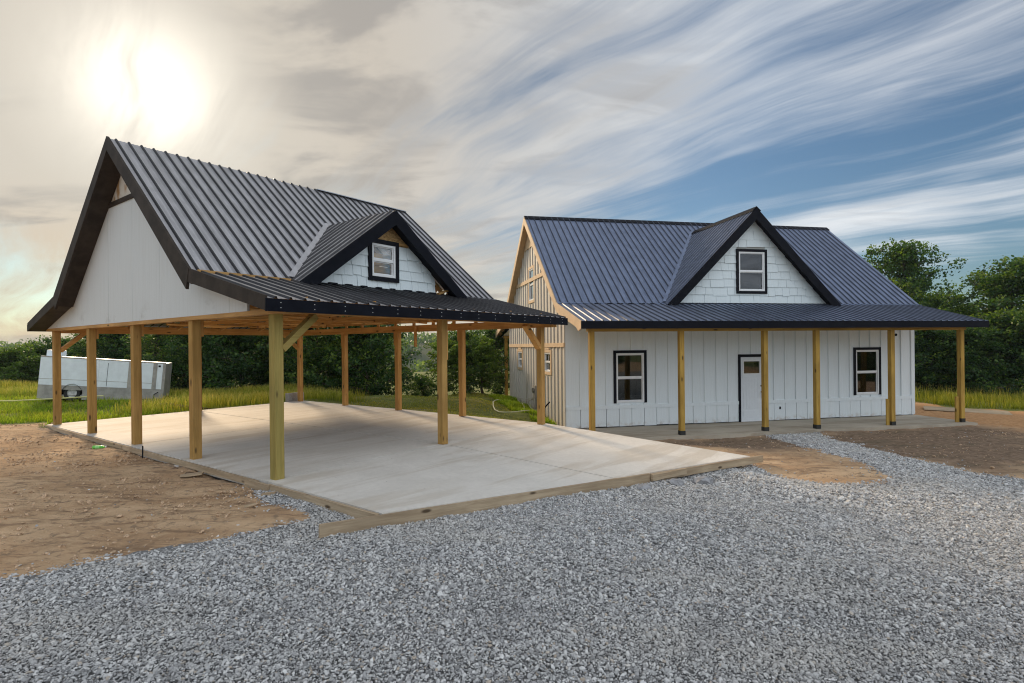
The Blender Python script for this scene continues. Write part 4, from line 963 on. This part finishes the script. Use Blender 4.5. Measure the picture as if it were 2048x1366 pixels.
# ------------------------------------------------------------------ trailer in the field
def build_trailer():
    e = empty('cargo_trailer'); tag(e, 'old white and grey enclosed trailer slumped in the grass behind the carport', 'trailer')
    Ln, Wd, z0, z1, zs = 5.05, 2.0, .0, 1.66, .55
    wp = plain('trailer_white', (.72, .79, .83), .4, var=.06, scale=3); gp = plain('trailer_grey', (.32, .31, .285), .55, var=.22, scale=3, bump=.15, bscale=8); dk = plain('trailer_strip', (.36, .34, .30), .6, var=.1)
    sh = 0.0
    def pan(nm, m, x0, x1, za, zb, y0=-.0, y1=.04, slope=0):
        tz = lambda x, z: z
        vs = [(x+sh*z, y, tz(x, z)) for x, z in ((x0, za), (x1, za), (x1, zb), (x0, zb)) for y in (y0, y1)]
        return MB().add(vs, [(0, 2, 4, 6), (7, 5, 3, 1), (0, 1, 3, 2), (2, 3, 5, 4), (4, 5, 7, 6), (6, 7, 1, 0)]).build(nm, m, e)
    h = Ln/2
    for x0, x1 in ((-h, -.25), (-.245, .95)): pan('side_panel', wp, x0, x1, zs+.02, z1)
    pan('side_panel', wp, 1.27, 1.98, zs+.02, z1); pan('side_panel', wp, 2.16, 2.40, zs+.02, z1)
    pan('side_panel', wp, 1.98, 2.16, zs+.02, z1, .02, .05)
    pan('vertical_strip', dk, .952, 1.268, zs+.02, z1+.05, -.02, .03); pan('vertical_strip', gp, 1.985, 2.155, zs+.02, z1+.02, -.02, .03)
    pan('corner_trim', gp, 2.40, h, .05, z1, -.015, .04)
    for x0, x1 in ((-h, -1.62), (-.82, .2), (.202, 1.3), (1.302, 2.398)): pan('skirt_panel', gp, x0, x1, .02, zs+.018, -.008, .04)
    pan('skirt_panel', gp, -1.618, -.822, .40, zs+.018, -.008, .04)
    pan('trim_line', gp, -h, .95, .80, .815, -.006, -.001); pan('trim_line', gp, 1.27, 1.98, .80, .815, -.006, -.001)
    pan('door_seam', M['blackpaint'], .10, .115, zs+.05, z1-.1, -.006, -.001); pan('roof_rail', gp, -h, h, z1, z1+.045, -.012, .05)
    pan('far_side', wp, -h, h, .05, z1, Wd-.04, Wd)
    for x in (-h, h-.04): pan('end_wall', wp if x < 0 else gp, x, x+.04, .05, z1, .04, Wd-.04)
    pan('roof', wp, -h, h, z1-.02, z1+.01, .05, Wd-.05); pan('floor', gp, -h, h, .15, .2, .05, Wd-.05)
    pan('roof_vent', wp, -h+.05, -h+.62, z1+.03, z1+.27, .5, 1.2)
    pan('emblem', M['blackpaint'], 2.2, 2.3, z1-.16, z1-.08, -.004, -.001)
    for y in (.02, Wd-.2):
        w = empty('wheel', (-1.22, y, .28), parent=e)
        prof = [(.30, .0), (.335, .03), (.335, .15), (.30, .18)]
        n = 24; vs = []; fs = []
        for i in range(n):
            t = 2*PI*i/n
            for r, yy in [(.19, .0)]+prof+[(.19, .18)]: vs.append((r*math.cos(t), yy, r*math.sin(t)))
        for i in range(n):
            for k in range(5): fs.append((i*6+k, ((i+1) % n)*6+k, ((i+1) % n)*6+k+1, i*6+k+1))
        MB().add(vs, fs).build('tyre', plain('tyre_rubber', (.02, .02, .02), .8), w)
        MB().tube([(0, .03, 0), (0, .15, 0)], .20, 20).build('rim', plain('rim_steel', (.5, .5, .5), .45, .3, var=.3, scale=10), w)
    n = 14
    MB().add([(-1.22+.40*math.cos(PI*i/n), y, .26+.38*math.sin(PI*i/n)) for i in range(n+1) for y in (-.05, .03)], [(2*i, 2*i+1, 2*i+3, 2*i+2) for i in range(n)]).build('wheel_arch', M['blackpaint'], e, fix=False)
    MB().tube([(2.1, -.06, -.0), (2.13, -.06, .35), (2.3, -.08, .45)], .022, 6).build('jack', M['blackpaint'], e)
    MB().bar((h, Wd/2, .2), (h+1.0, Wd/2, .14), .1, .1).build('tongue', M['blackpaint'], e)
    e.matrix_world = Matrix.Translation((-16.78, 19.5, .10)) @ Matrix.Rotation(math.radians(25), 4, 'Z') @ Matrix.Rotation(math.radians(5.2), 4, 'Y') @ Matrix.Diagonal((3.8/5.05, .85, .90, 1)) @ Matrix.Translation((5.05/2, 0, 0))
build_trailer()

# ------------------------------------------------------------------ vegetation
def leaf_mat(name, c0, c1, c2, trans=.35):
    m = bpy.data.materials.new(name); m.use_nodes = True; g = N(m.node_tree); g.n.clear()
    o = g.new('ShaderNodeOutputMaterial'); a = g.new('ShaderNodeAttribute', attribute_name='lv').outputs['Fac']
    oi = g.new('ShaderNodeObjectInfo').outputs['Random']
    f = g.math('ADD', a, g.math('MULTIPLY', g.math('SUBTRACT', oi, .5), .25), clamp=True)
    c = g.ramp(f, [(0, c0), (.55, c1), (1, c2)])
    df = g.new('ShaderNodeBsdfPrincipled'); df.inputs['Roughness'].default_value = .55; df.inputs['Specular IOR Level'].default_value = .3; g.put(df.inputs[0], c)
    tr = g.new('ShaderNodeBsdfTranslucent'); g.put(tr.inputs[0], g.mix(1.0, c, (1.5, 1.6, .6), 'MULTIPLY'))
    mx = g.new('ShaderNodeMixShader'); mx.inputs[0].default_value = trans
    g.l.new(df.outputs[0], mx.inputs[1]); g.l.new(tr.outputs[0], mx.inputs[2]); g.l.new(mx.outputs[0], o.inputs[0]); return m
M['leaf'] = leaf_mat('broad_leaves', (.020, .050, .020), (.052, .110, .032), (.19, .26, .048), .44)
M['leaf_light'] = leaf_mat('young_leaves', (.045, .090, .018), (.095, .165, .028), (.18, .24, .045), .42)
M['bark'] = plain('tree_bark', (.085, .066, .050), .95, var=.35, scale=14, bump=.7, bscale=25)
def quads_mesh(name, V, mat, lv, nv=4):
    """V: (n,nv,3) array of faces; lv: per-face value"""
    n = len(V); me = bpy.data.meshes.new(name); me.vertices.add(n*nv); me.vertices.foreach_set('co', V.reshape(-1).astype(np.float32))
    me.loops.add(n*nv); me.loops.foreach_set('vertex_index', np.arange(n*nv)); me.polygons.add(n)
    me.polygons.foreach_set('loop_start', np.arange(0, n*nv, nv)); me.polygons.foreach_set('loop_total', np.full(n, nv)); me.update()
    at = me.attributes.new('lv', 'FLOAT', 'POINT'); at.data.foreach_set('value', (np.repeat(lv, nv) if lv.ndim == 1 else lv.ravel()).astype(np.float32))
    me.materials.append(mat); return me
def leaves(centers, r, per, size, rng, flat=.75):
    n = len(centers); tot = n*per
    dirs = rng.normal(size=(tot, 3)); dirs /= np.linalg.norm(dirs, axis=1)[:, None]
    rad = np.repeat(r, per)*rng.uniform(.15, 1, tot)**.5
    P = np.repeat(centers, per, 0)+dirs*rad[:, None]*np.array([1, 1, flat])
    d = rng.normal(size=(tot, 3)); d[:, 2] -= .35; d /= np.linalg.norm(d, axis=1)[:, None]
    nn = rng.normal(size=(tot, 3)); nn[:, 2] += 1.0; s = np.cross(d, nn); s /= np.linalg.norm(s, axis=1)[:, None]+1e-9
    L = size*rng.uniform(.6, 1.3, tot); W = L*.36
    V = np.stack([P-d*L[:, None]*.5, P+s*W[:, None], P+d*L[:, None]*.5, P-s*W[:, None]], 1)
    lv = np.clip(.45+.30*dirs[:, 2]+rng.normal(size=tot)*.16+np.repeat(rng.normal(size=n)*.13, per), 0, 1)  # leaves on clump tops coloured lighter, painting in light from above
    return V, lv
def make_tree(seed, h, rad, low=.08, nlimb=22, per=34, size=.13, light=False, profile='round', gap=0.0):
    rng = np.random.default_rng(seed); mb = MB(); cen = []; cr = []
    lean = rng.normal(size=2)*.03*h
    def axis(f): return np.array([lean[0]*f*f, lean[1]*f*f, h*.96*f])
    k = 8; tp = [tuple(axis(i/k)+np.append(rng.normal(size=2)*.012*h*(i > 0), 0)) for i in range(k+1)]
    mb.tube(tp, [max(.012, h*.016*(1-i/k*.92)*(1.35 if i == 0 else 1)) for i in range(k+1)], 7)
    for i in range(nlimb):
        f = low+(1-low)*((i+.5)/nlimb)**.9; f = min(.97, f+rng.uniform(-.02, .02)); p0 = axis(f*.92)
        az = i*2.399+rng.uniform(-.5, .5)
        if profile == 'round': w = math.sin(PI*min(1, max(.02, (f-low*.5)/(1.02-low*.5))))**.62
        elif profile == 'bush': w = (1-f)**.45*.95+.12
        else: w = math.sin(PI*min(.97, f*.8+.18))**.5
        ln = rad*w*rng.uniform(.72, 1.12); up = .25+.55*f+rng.uniform(-.1, .15)
        d = np.array([math.cos(az), math.sin(az), up]); d /= np.linalg.norm(d)
        pts = [p0]; m = 4
        for j in range(1, m+1): pts.append(p0+d*ln*j/m+rng.normal(size=3)*.05*ln*(j/m)+np.array([0, 0, -.06*ln*(j/m)**2]))
        mb.tube([tuple(p) for p in pts], [max(.008, h*.0065*(1-j/m*.85)) for j in range(m+1)], 5)
        for j in range(1, m+1):
            if rng.uniform() < gap: continue
            cen.append(pts[j]); cr.append(rad*.19*rng.uniform(.8, 1.25))
            for q in range(2 if j > 1 else 1):
                e = rng.normal(size=3); e[2] *= .6; e /= np.linalg.norm(e); tip = pts[j]+e*rad*rng.uniform(.16, .30)
                if rng.uniform() < .5: mb.tube([tuple(pts[j]), tuple((pts[j]+tip)/2+rng.normal(size=3)*.02), tuple(tip)], [.010, .008, .004], 4)
                cen.append(tip); cr.append(rad*.155*rng.uniform(.7, 1.3))
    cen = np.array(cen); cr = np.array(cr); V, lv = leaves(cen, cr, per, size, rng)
    zz = V[:, 0, 2]/h; lv = np.clip(lv+(zz-.55)*.22, 0, 1)  # crown tops lightened further as painted highlights
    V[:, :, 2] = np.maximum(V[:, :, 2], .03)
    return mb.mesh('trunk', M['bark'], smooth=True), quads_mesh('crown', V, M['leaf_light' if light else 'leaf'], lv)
TV = {'bush': make_tree(1, 4.0, 2.1, .03, 26, 40, .125, profile='bush'), 'round': make_tree(2, 6.0, 2.5, .06, 30, 40, .14), 'round2': make_tree(3, 6.0, 2.3, .05, 30, 42, .14),
      'young': make_tree(4, 4.5, 1.5, .12, 22, 34, .12, light=True, gap=.12), 'shrub': make_tree(5, 2.4, 1.5, .02, 22, 40, .11, light=True, profile='bush'),
      'tall': make_tree(6, 10.0, 3.0, .16, 34, 44, .17, profile='tall', gap=.10), 'open': make_tree(8, 7.5, 2.8, .10, 28, 36, .16, gap=.18), 'bush2': make_tree(9, 4.0, 2.2, .02, 28, 42, .13, profile='bush')}
TH = {'bush': 4.0, 'round': 6.0, 'round2': 6.0, 'young': 4.5, 'shrub': 2.4, 'tall': 10.0, 'open': 7.5, 'bush2': 4.0}
def tree(px, depth, top, kind, label, wide=1.0, name='broadleaf_tree', group='trees along the wood edge'):
    """a tree at its own place in the world: px/depth from the survey, top is the height of its tip above the slab"""
    x = (px-1024)/1106*depth; y = depth; z = gz(x, y)-.08; s = (top-z)/TH[kind]
    e = empty(name, (x, y, z), random.uniform(0, 6.28)); e.scale = (s*wide, s*wide, s); tag(e, label, 'bush' if 'bush' in name or 'shrub' in name else 'tree', group)
    t, c = TV[kind]; link('trunk', t, e); link('crown', c, e); return e
for a in [
 (-60, 31, 2.3, 'bush', 'dense bush at the far left edge of the field', 1.3, 'bush'), (15, 30, 1.9, 'shrub', 'pale green bush left of the trailer, tallest of the two', 1.2, 'bush'), (62, 32, 2.2, 'bush2', 'round bush just behind the left end of the trailer', .9, 'bush'),
 (130, 33, 2.6, 'bush', 'loose tree right behind the trailer roof vent', 1.0), (185, 30, 3.0, 'open', 'thin-topped tree between the first two gable posts', 1.2), (245, 31, 3.3, 'bush2', 'tree behind the trailer middle with sky through its top', 1.1),
 (310, 29, 3.5, 'open', 'tree behind the trailer nose with lacy top', 1.25), (365, 29, 3.9, 'round2', 'dark tree just left of the second gable post', 1.2), (425, 28, 4.2, 'round', 'dense dark tree right of the second gable post', 1.2),
 (480, 27, 3.6, 'bush2', 'dark spreading bush left of the green corner post', 1.1), (525, 30, 2.5, 'young', 'light leafed tree with sky above it by the corner post', 1.3), (575, 28, 3.5, 'round2', 'dark tree right behind the farthest carport post', 1.0),
 (635, 26, 4.6, 'round', 'large dark tree between the farthest post and the next', 1.15), (700, 27, 4.4, 'round2', 'large dark tree behind the post with the scab board', 1.15), (735, 25, 3.6, 'bush', 'wide dark tree left of the gap to the distant hill', 1.05),
 (800, 25.5, 1.0, 'young', 'bright young tree in front of the distant hill', 1.5), (845, 27, .35, 'bush2', 'low green tree below the distant hill', 1.1), (893, 25, 2.2, 'young', 'bright young tree behind the middle front post', 1.4),
 (925, 26, 2.6, 'bush', 'green tree between the middle front post and the next', 1.0), (965, 25, 2.3, 'young', 'light tree with bare stems left of the house corner', 1.4), (1000, 27.5, 2.9, 'round2', 'tree touching the house back corner', 1.0),
 (735, 31, 2.6, 'round', 'dark tree set back behind the wide one at the gap', 1.2), (560, 34, 3.4, 'bush', 'set-back tree showing under the far knee brace', 1.2), (400, 34, 4.2, 'bush', 'set-back tree filling the wood behind the gable posts', 1.3), (270, 36, 3.2, 'bush', 'set-back tree above the trailer roof', 1.3),
 (1803, 34, 8.6, 'tall', 'tallest round-headed tree rising right of the house roof', 1.0), (1745, 33, 5.2, 'round', 'rounded tree half hidden behind the right roof slope', 1.0), (1880, 34, 5.0, 'open', 'small dark tree between the tallest tree and the right group', 1.0),
 (1985, 29, 5.6, 'open', 'spreading tree with loose crown at the right, nearest its top', 1.1), (2075, 28, 6.4, 'open', 'tall dark tree cut by the right edge of the picture', 1.15), (1935, 31, 4.0, 'round2', 'leafy tree behind the last porch post', 1.1),
 (1700, 29, 3.2, 'bush', 'bushy tree seen just past the house right corner', 1.0), (1780, 28, 3.0, 'bush2', 'dense tree between house corner and last porch post, left one', 1.0), (1855, 27.5, 3.1, 'bush', 'dense tree between house corner and last porch post, right one', 1.05),
 (1925, 26.5, 2.6, 'bush2', 'low dense tree right behind the last porch post', 1.05), (1990, 27, 3.2, 'bush', 'dense dark tree over the right grass strip', 1.1), (2060, 26, 3.2, 'bush2', 'dense dark tree at the right picture edge over the grass', 1.1), (2150, 28, 5.0, 'round', 'dark tree beyond the right picture edge', 1.2)]:
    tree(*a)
for x, y, top, kind in ((20, -40, 7, 'round'), (26, -34, 8, 'open'), (32, -26, 6.5, 'round2'), (37, -18, 7.5, 'bush'), (41, -10, 6.5, 'round'), (44, -2, 7, 'bush2'), (47, 6, 7, 'round2')):
    e = empty('broadleaf_tree', (x, y, gz(x, y)-.1), random.uniform(0, 6)); sc_ = top/TH[kind]; e.scale = (sc_*1.3, sc_*1.3, sc_); tag(e, 'dark tree across the drive, mirrored in the house windows', 'tree', 'trees mirrored in the house windows')
    link('trunk', TV[kind][0], e); link('crown', TV[kind][1], e)
# distant wooded hills
def far_hills():
    xs = np.linspace(-700, 700, 90); rows = [(150, -16), (205, -11), (255, 0), (300, 3.2), (360, 1.0), (480, -18)]
    vs = []; 
    for d, z in rows:
        for x in xs: vs.append((x, d+30*math.sin(x*.006), z+2.2*math.sin(x*.011+1.0)+1.5*math.sin(x*.031+d)))
    n = len(xs); fs = [(r*n+i, r*n+i+1, (r+1)*n+i+1, (r+1)*n+i) for r in range(len(rows)-1) for i in range(n-1)]
    me = bpy.data.meshes.new('hills'); me.from_pydata(vs, [], fs); me.materials.append(plain('hill_ground', (.05, .07, .03), .95)); o = link('hills', me); tag(o, 'low wooded hills on the horizon', kind='structure')
    rng = np.random.default_rng(4); C_ = []; R_ = []
    V3 = np.array(vs).reshape(len(rows), n, 3)
    for _ in range(2600):
        r = rng.uniform(.6, 3.6); i = rng.uniform(16, n-17); r0, i0 = int(r), int(i); fr, fi = r-r0, i-i0
        p = (V3[r0, i0]*(1-fi)+V3[r0, i0+1]*fi)*(1-fr)+(V3[r0+1, i0]*(1-fi)+V3[r0+1, i0+1]*fi)*fr
        R = rng.uniform(2.4, 4.6); C_.append(p+[0, 0, R*.6]); R_.append(R)
    V, lv = leaves(np.array(C_), np.array(R_), 46, 1.5, rng, 1.0); me = quads_mesh('far_woods', V, M['leaf'], lv)
    o = link('far_woods', me); tag(o, 'distant hazy wooded hillside', kind='stuff')
far_hills()
# grass
def grass_mat(name, base, mid, tip):
    m = bpy.data.materials.new(name); m.use_nodes = True; g = N(m.node_tree); g.n.clear(); o = g.new('ShaderNodeOutputMaterial')
    a = g.new('ShaderNodeAttribute', attribute_name='lv').outputs['Fac']; c = g.ramp(a, [(0, base), (.5, mid), (1, tip)])
    co = g.new('ShaderNodeTexCoord').outputs['Object']; c = g.mix(g.rng(g.noise(co, .7, 4, .6), .42, .62, 0, .6), c, g.mix(1.0, c, (1.5, 1.15, .8), 'MULTIPLY'))
    df = g.new('ShaderNodeBsdfDiffuse'); tr = g.new('ShaderNodeBsdfTranslucent'); g.put(df.inputs[0], c); g.put(tr.inputs[0], c); mx = g.new('ShaderNodeMixShader'); mx.inputs[0].default_value = .58
    g.l.new(df.outputs[0], mx.inputs[1]); g.l.new(tr.outputs[0], mx.inputs[2]); g.l.new(mx.outputs[0], o.inputs[0]); return m
def blades(name, label, pts, hts, wid, mat, seed, bend=.35, tipv=1.0):
    rng = np.random.default_rng(seed); n = len(pts); az = rng.uniform(0, 2*PI, n); lean = rng.uniform(.05, bend, n)
    d = np.stack([np.cos(az), np.sin(az), np.zeros(n)], 1); s = np.stack([-np.sin(az), np.cos(az), np.zeros(n)], 1)
    b = np.column_stack([pts[:, 0], pts[:, 1], ground(pts[:, 0], pts[:, 1])-.02]); h = hts[:, None]; w = (wid*rng.uniform(.6, 1.3, n))[:, None]
    mid = b+d*h*lean[:, None]*.35+np.array([0, 0, 1])*h*.6; tip = b+d*h*lean[:, None]*1.2+np.array([0, 0, 1])*h*(1-lean[:, None]*.25)
    V1 = np.stack([b-s*w, b+s*w, mid+s*w*.75, mid-s*w*.75], 1); V2 = np.stack([mid-s*w*.75, mid+s*w*.75, tip+s*w*.12, tip-s*w*.12], 1)
    j = rng.normal(size=n)*.12
    l1 = np.stack([j, j, j+.5, j+.5], 1); l2 = np.stack([j+.5, j+.5, j+tipv, j+tipv], 1)
    me = quads_mesh(name, np.concatenate([V1, V2]), mat, np.clip(np.concatenate([l1, l2]), 0, 1)); o = link(name, me); tag(o, label, kind='stuff'); return o
def scatter(poly, n, rng, keep=None):
    P = np.array(poly); lo, hi = P.min(0), P.max(0); out = np.empty((0, 2))
    while len(out) < n:
        q = rng.uniform(lo, hi, (n*2, 2)); m = pip(q[:, 0], q[:, 1], poly)
        if keep is not None: m &= keep(q)
        out = np.concatenate([out, q[m]])
    return out[:n]
rg = np.random.default_rng(21)
clump = lambda q: fbm(q[:, 0], q[:, 1], 1.1, 3, 2) > rg.uniform(-1.1, .8, len(q))
noslab = lambda q: (pdist(q[:, 0], q[:, 1], SLAB) < -.06)
gm1 = grass_mat('field_grass', (.10, .165, .02), (.22, .30, .034), (.36, .39, .07)); gm2 = grass_mat('seeding_grass', (.13, .20, .022), (.31, .35, .045), (.52, .47, .15)); gm3 = grass_mat('lush_weeds', (.12, .23, .018), (.27, .42, .028), (.42, .54, .06))
GL1 = [(-30,13.6),(-13.2,14.3),(-12.0,14.5),CW(-.3,10.1),CW(3.5,10.15),CW(3.4,12.5),(-13.5,19.6),(-19,21.5),(-30,24)]
p = scatter(GL1, 30000, rg, lambda q: noslab(q) & clump(q)); blades('short_grass', 'short bright grass and weeds between the trailer and the slab', p, rg.uniform(.06, .20, len(p)), .010, gm3, 1, .8)
p = scatter(GL1, 14000, rg, lambda q: noslab(q) & clump(q)); blades('short_grass', 'yellowing blades among the short grass by the trailer', p, rg.uniform(.10, .30, len(p)), .006, gm1, 2, .6)
GL2 = [(-34,20),(-19.3,21.7),(-18.7,23.2),(-12.5,22.2),(-12.2,19.6),CW(1.5,11.2),CW(6.0,11.6),(-6,24),(-9,27.5),(-18,29),(-34,29)]
p = scatter(GL2, 30000, rg, clump); blades('tall_grass', 'tall seeding grass behind and around the trailer', p, rg.uniform(.20, .48, len(p)), .008, gm2, 3, .45)
p = scatter(GL2, 16000, rg); blades('tall_grass', 'green undergrowth of the tall field grass', p, rg.uniform(.18, .45, len(p)), .011, gm1, 4, .5)
GL3 = [CW(2.0,10.15),CW(7.2,10.3),CW(7.6,8.6),CW(8.6,8.4),CW(8.8,12.0),CW(2.0,12.2)]
p = scatter(GL3, 2600, rg); blades('tall_grass', 'sparse pale seed stalks along the far slab edge', p, rg.uniform(.20, .55, len(p)), .007, gm2, 5, .5)
GL4 = [CW(6.95,8.3),CW(6.95,1.4),CW(7.1,.3),HW(-.15,.3),HW(-.15,8.5),HW(-1.8,10),CW(9,9)]
p = scatter(GL4, 17000, rg, clump); blades('mown_grass', 'patchy short grass on the mound between carport and house', p, rg.uniform(.025, .09, len(p)), .008, gm2, 6, .9)
GL5 = [HW(-.15,.4),HW(-.15,7.5),HW(-1.15,7.5),HW(-1.3,4),HW(-.75,1.2)]
p = scatter(GL5, 9000, rg, clump); blades('mown_grass', 'lush green weeds at the foot of the house gable', p, rg.uniform(.06, .22, len(p)), .010, gm3, 7, .8)
GR1 = [(14.2,23.6),(16.9,23.4),(17.3,20.9),(18.8,20.4),(31,16.8),(36,24),(24,27),(15,27)]
p = scatter(GR1, 26000, rg, clump); blades('tall_grass', 'bright grass strip below the trees at the right', p, rg.uniform(.10, .42, len(p)), .009, grass_mat('right_grass', (.09, .13, .014), (.23, .27, .022), (.40, .39, .08)), 8, .5)
p = scatter(GR1, 3000, rg); blades('tall_grass', 'tall seed stalks in the right grass strip', p, rg.uniform(.40, .75, len(p)), .007, gm2, 9, .3)

# ------------------------------------------------------------------ gravel: loose crushed stone, scattered as instances on points
def build_gravel():
    rng = np.random.default_rng(33)
    src = bpy.data.collections.new('gravel_stones')
    gm, g, b = newmat('crushed_limestone'); b.inputs['Roughness'].default_value = .85; b.inputs['Specular IOR Level'].default_value = .3
    r = g.new('ShaderNodeObjectInfo').outputs['Random']; co = g.new('ShaderNodeTexCoord').outputs['Object']
    c = g.ramp(r, [(0, (.15, .15, .15)), (.22, (.38, .38, .38)), (.6, (.54, .538, .533)), (.85, (.70, .695, .685)), (.94, (.78, .775, .76)), (.97, (.50, .43, .35)), (1, (.42, .35, .28))])
    lo = g.new('ShaderNodeObjectInfo').outputs['Location']
    dust = g.noise(g.mapping(lo, scale=(.45, 1.3, 1), rot=(0, 0, -.25)), .7, 4, .6); c = g.mix(g.rng(dust, .46, .66, 0, .5), c, (.55, .525, .485)); c = g.mix(g.rng(g.noise(lo, 1.3, 3, .6, .4), .30, .46, .35, 0), c, (.30, .30, .305))
    g.put(b.inputs[0], g.mix(g.rng(g.noise(co, 2.2, 4, .6), .3, .7, 0, .25), c, (.33, .33, .335)))
    for k in range(7):
        bm = bmesh.new(); bmesh.ops.create_icosphere(bm, subdivisions=1, radius=.5); rr = random.Random(k)
        sx, sy, sz = rr.uniform(.9, 1.3), rr.uniform(.6, .9), rr.uniform(.38, .62)
        for v in bm.verts:
            q = 1+rr.uniform(-.24, .2); v.co = Vector((v.co.x*sx*q, v.co.y*sy*q, v.co.z*sz*q))
        me = bpy.data.meshes.new('stone'); bm.to_mesh(me); bm.free(); me.materials.append(gm); src.objects.link(bpy.data.objects.new('stone', me))
    P = []; S = []
    for (y0, y1, st, sc_) in ((2.1, 4.4, .0136, .53), (4.4, 7.5, .0170, .65), (7.5, 17, .025, .92)):
        ys = np.arange(y0, y1, st); xs = np.arange(-9, 15, st); gx, gy = np.meshgrid(xs, ys); gx = gx.ravel()+rng.uniform(-.6, .6, gx.size)*st; gy = gy.ravel()+rng.uniform(-.6, .6, gy.size)*st
        m = (np.abs(gx) < gy*.95+1.4); gx, gy = gx[m], gy[m]
        e = fbm(gx, gy, 2.2, 3)*.11+fbm(gx, gy, 9, 2, 4)*.055
        dg = pdist(gx, gy, GRAVEL_POLY)+e; ds = pdist(gx, gy, STRIP)+e
        pr = np.clip(dg/.30+.55, 0, 1)
        pr = np.maximum(pr, np.clip(ds/.25+.3, 0, .55)*(fbm(gx, gy, 3.5, 3, 9) > -.15))
        pr = np.maximum(pr, np.where(dg > -.5, .02, .0016))                       # strays on the dirt
        inside = np.maximum(pdist(gx, gy, SLAB), pdist(gx, gy, PORCH)) > -.045
        k = (rng.uniform(size=len(gx)) < pr*.97) & ~inside
        gx, gy = gx[k], gy[k]; P.append(np.stack([gx, gy], 1)); S.append(.035*sc_*np.clip(rng.lognormal(-.12, .42, len(gx)), .40, 2.3))
    P = np.concatenate(P); S = np.concatenate(S)
    z = ground(P[:, 0], P[:, 1])+fbm(P[:, 0], P[:, 1], 1.6, 4, 7)*.012+fbm(P[:, 0], P[:, 1], 9, 3, 3)*.0075
    dep = np.clip(pdist(P[:, 0], P[:, 1], GRAVEL_POLY)/.25, 0, 1)*.010+fbm(P[:, 0], P[:, 1], .9, 2, 15)*.008
    me = bpy.data.meshes.new('gravel'); me.vertices.add(len(P)); me.vertices.foreach_set('co', np.column_stack([P, z+dep+rng.uniform(-.006, .012, len(P))]).ravel())
    a = me.attributes.new('size', 'FLOAT', 'POINT'); a.data.foreach_set('value', S.astype(np.float32)); me.update()
    o = link('gravel', me); tag(o, 'loose grey crushed-stone gravel of the driveway and path', kind='stuff')
    ng = bpy.data.node_groups.new('gravel_scatter', 'GeometryNodeTree'); ng.interface.new_socket('Geometry', in_out='INPUT', socket_type='NodeSocketGeometry'); ng.interface.new_socket('Geometry', in_out='OUTPUT', socket_type='NodeSocketGeometry')
    n = ng.nodes; l = ng.links; gi = n.new('NodeGroupInput'); go = n.new('NodeGroupOutput')
    mp = n.new('GeometryNodeMeshToPoints'); ip = n.new('GeometryNodeInstanceOnPoints'); ci = n.new('GeometryNodeCollectionInfo'); ci.inputs[0].default_value = src; ci.inputs['Separate Children'].default_value = True; ci.inputs['Reset Children'].default_value = True
    rv = n.new('FunctionNodeRandomValue'); rv.data_type = 'FLOAT_VECTOR'; rv.inputs[0].default_value = (-.75, -.75, 0); rv.inputs[1].default_value = (.75, .75, 6.283)
    na = n.new('GeometryNodeInputNamedAttribute'); na.data_type = 'FLOAT'; na.inputs[0].default_value = 'size'
    l.new(gi.outputs[0], mp.inputs[0]); l.new(mp.outputs[0], ip.inputs['Points']); l.new(ci.outputs[0], ip.inputs['Instance']); ip.inputs['Pick Instance'].default_value = True
    l.new(rv.outputs[0], ip.inputs['Rotation']); l.new(na.outputs[0], ip.inputs['Scale']); l.new(ip.outputs[0], go.inputs[0])
    md = o.modifiers.new('scatter', 'NODES'); md.node_group = ng
    # crumbs of soil on the bare ground
    src2 = bpy.data.collections.new('soil_crumbs'); cm = plain('soil_crumb', (.50, .35, .225), .95, var=.4, scale=3)
    for st in src.objects: me2 = st.data.copy(); me2.materials[0] = cm; src2.objects.link(bpy.data.objects.new('crumb', me2))
    q = np.concatenate([rng.uniform((-13, 3.2), (-2, 14), (26000, 2)), rng.uniform((3.5, 8.8), (16, 18), (5000, 2))])
    k = (pdist(q[:, 0], q[:, 1], GRAVEL_POLY) < -.02) & (np.maximum(pdist(q[:, 0], q[:, 1], SLAB), pdist(q[:, 0], q[:, 1], PORCH)) < -.05) & (np.maximum(pdist(q[:, 0], q[:, 1], GRASS_L), pdist(q[:, 0], q[:, 1], GRASS_R)) < .1) & (fbm(q[:, 0], q[:, 1], 2.6, 3, 12) > rng.uniform(-.9, .9, len(q)))
    q = q[k]; me = bpy.data.meshes.new('soil_crumbs'); me.vertices.add(len(q)); me.vertices.foreach_set('co', np.column_stack([q, ground(q[:, 0], q[:, 1])+rng.uniform(-.004, .02, len(q))]).ravel())
    a = me.attributes.new('size', 'FLOAT', 'POINT'); a.data.foreach_set('value', (.028*np.clip(rng.lognormal(-.2, .55, len(q)), .3, 3.2)).astype(np.float32)); me.update()
    o = link('soil_crumbs', me); tag(o, 'small brown clods and crumbs scattered over the bare dirt', kind='stuff')
    ng2 = ng.copy(); [setattr(x.inputs[0], 'default_value', src2) for x in ng2.nodes if x.bl_idname == 'GeometryNodeCollectionInfo']
    md = o.modifiers.new('scatter', 'NODES'); md.node_group = ng2
    print('gravel stones', len(P))
build_gravel()

# ------------------------------------------------------------------ air
def build_haze():
    o = MB().box(-1000, 1000, -600, 1300, -27, 16).build('haze', None); tag(o, 'thin evening haze in the air', kind='stuff')
    m = bpy.data.materials.new('haze_air'); m.use_nodes = True; g = N(m.node_tree); g.n.clear(); out = g.new('ShaderNodeOutputMaterial')
    v = g.new('ShaderNodeVolumePrincipled'); v.inputs['Density'].default_value = .0003; v.inputs['Color'].default_value = (.74, .86, .98, 1); v.inputs['Anisotropy'].default_value = .2
    g.l.new(v.outputs[0], out.inputs['Volume']); o.data.materials.append(m)
build_haze()
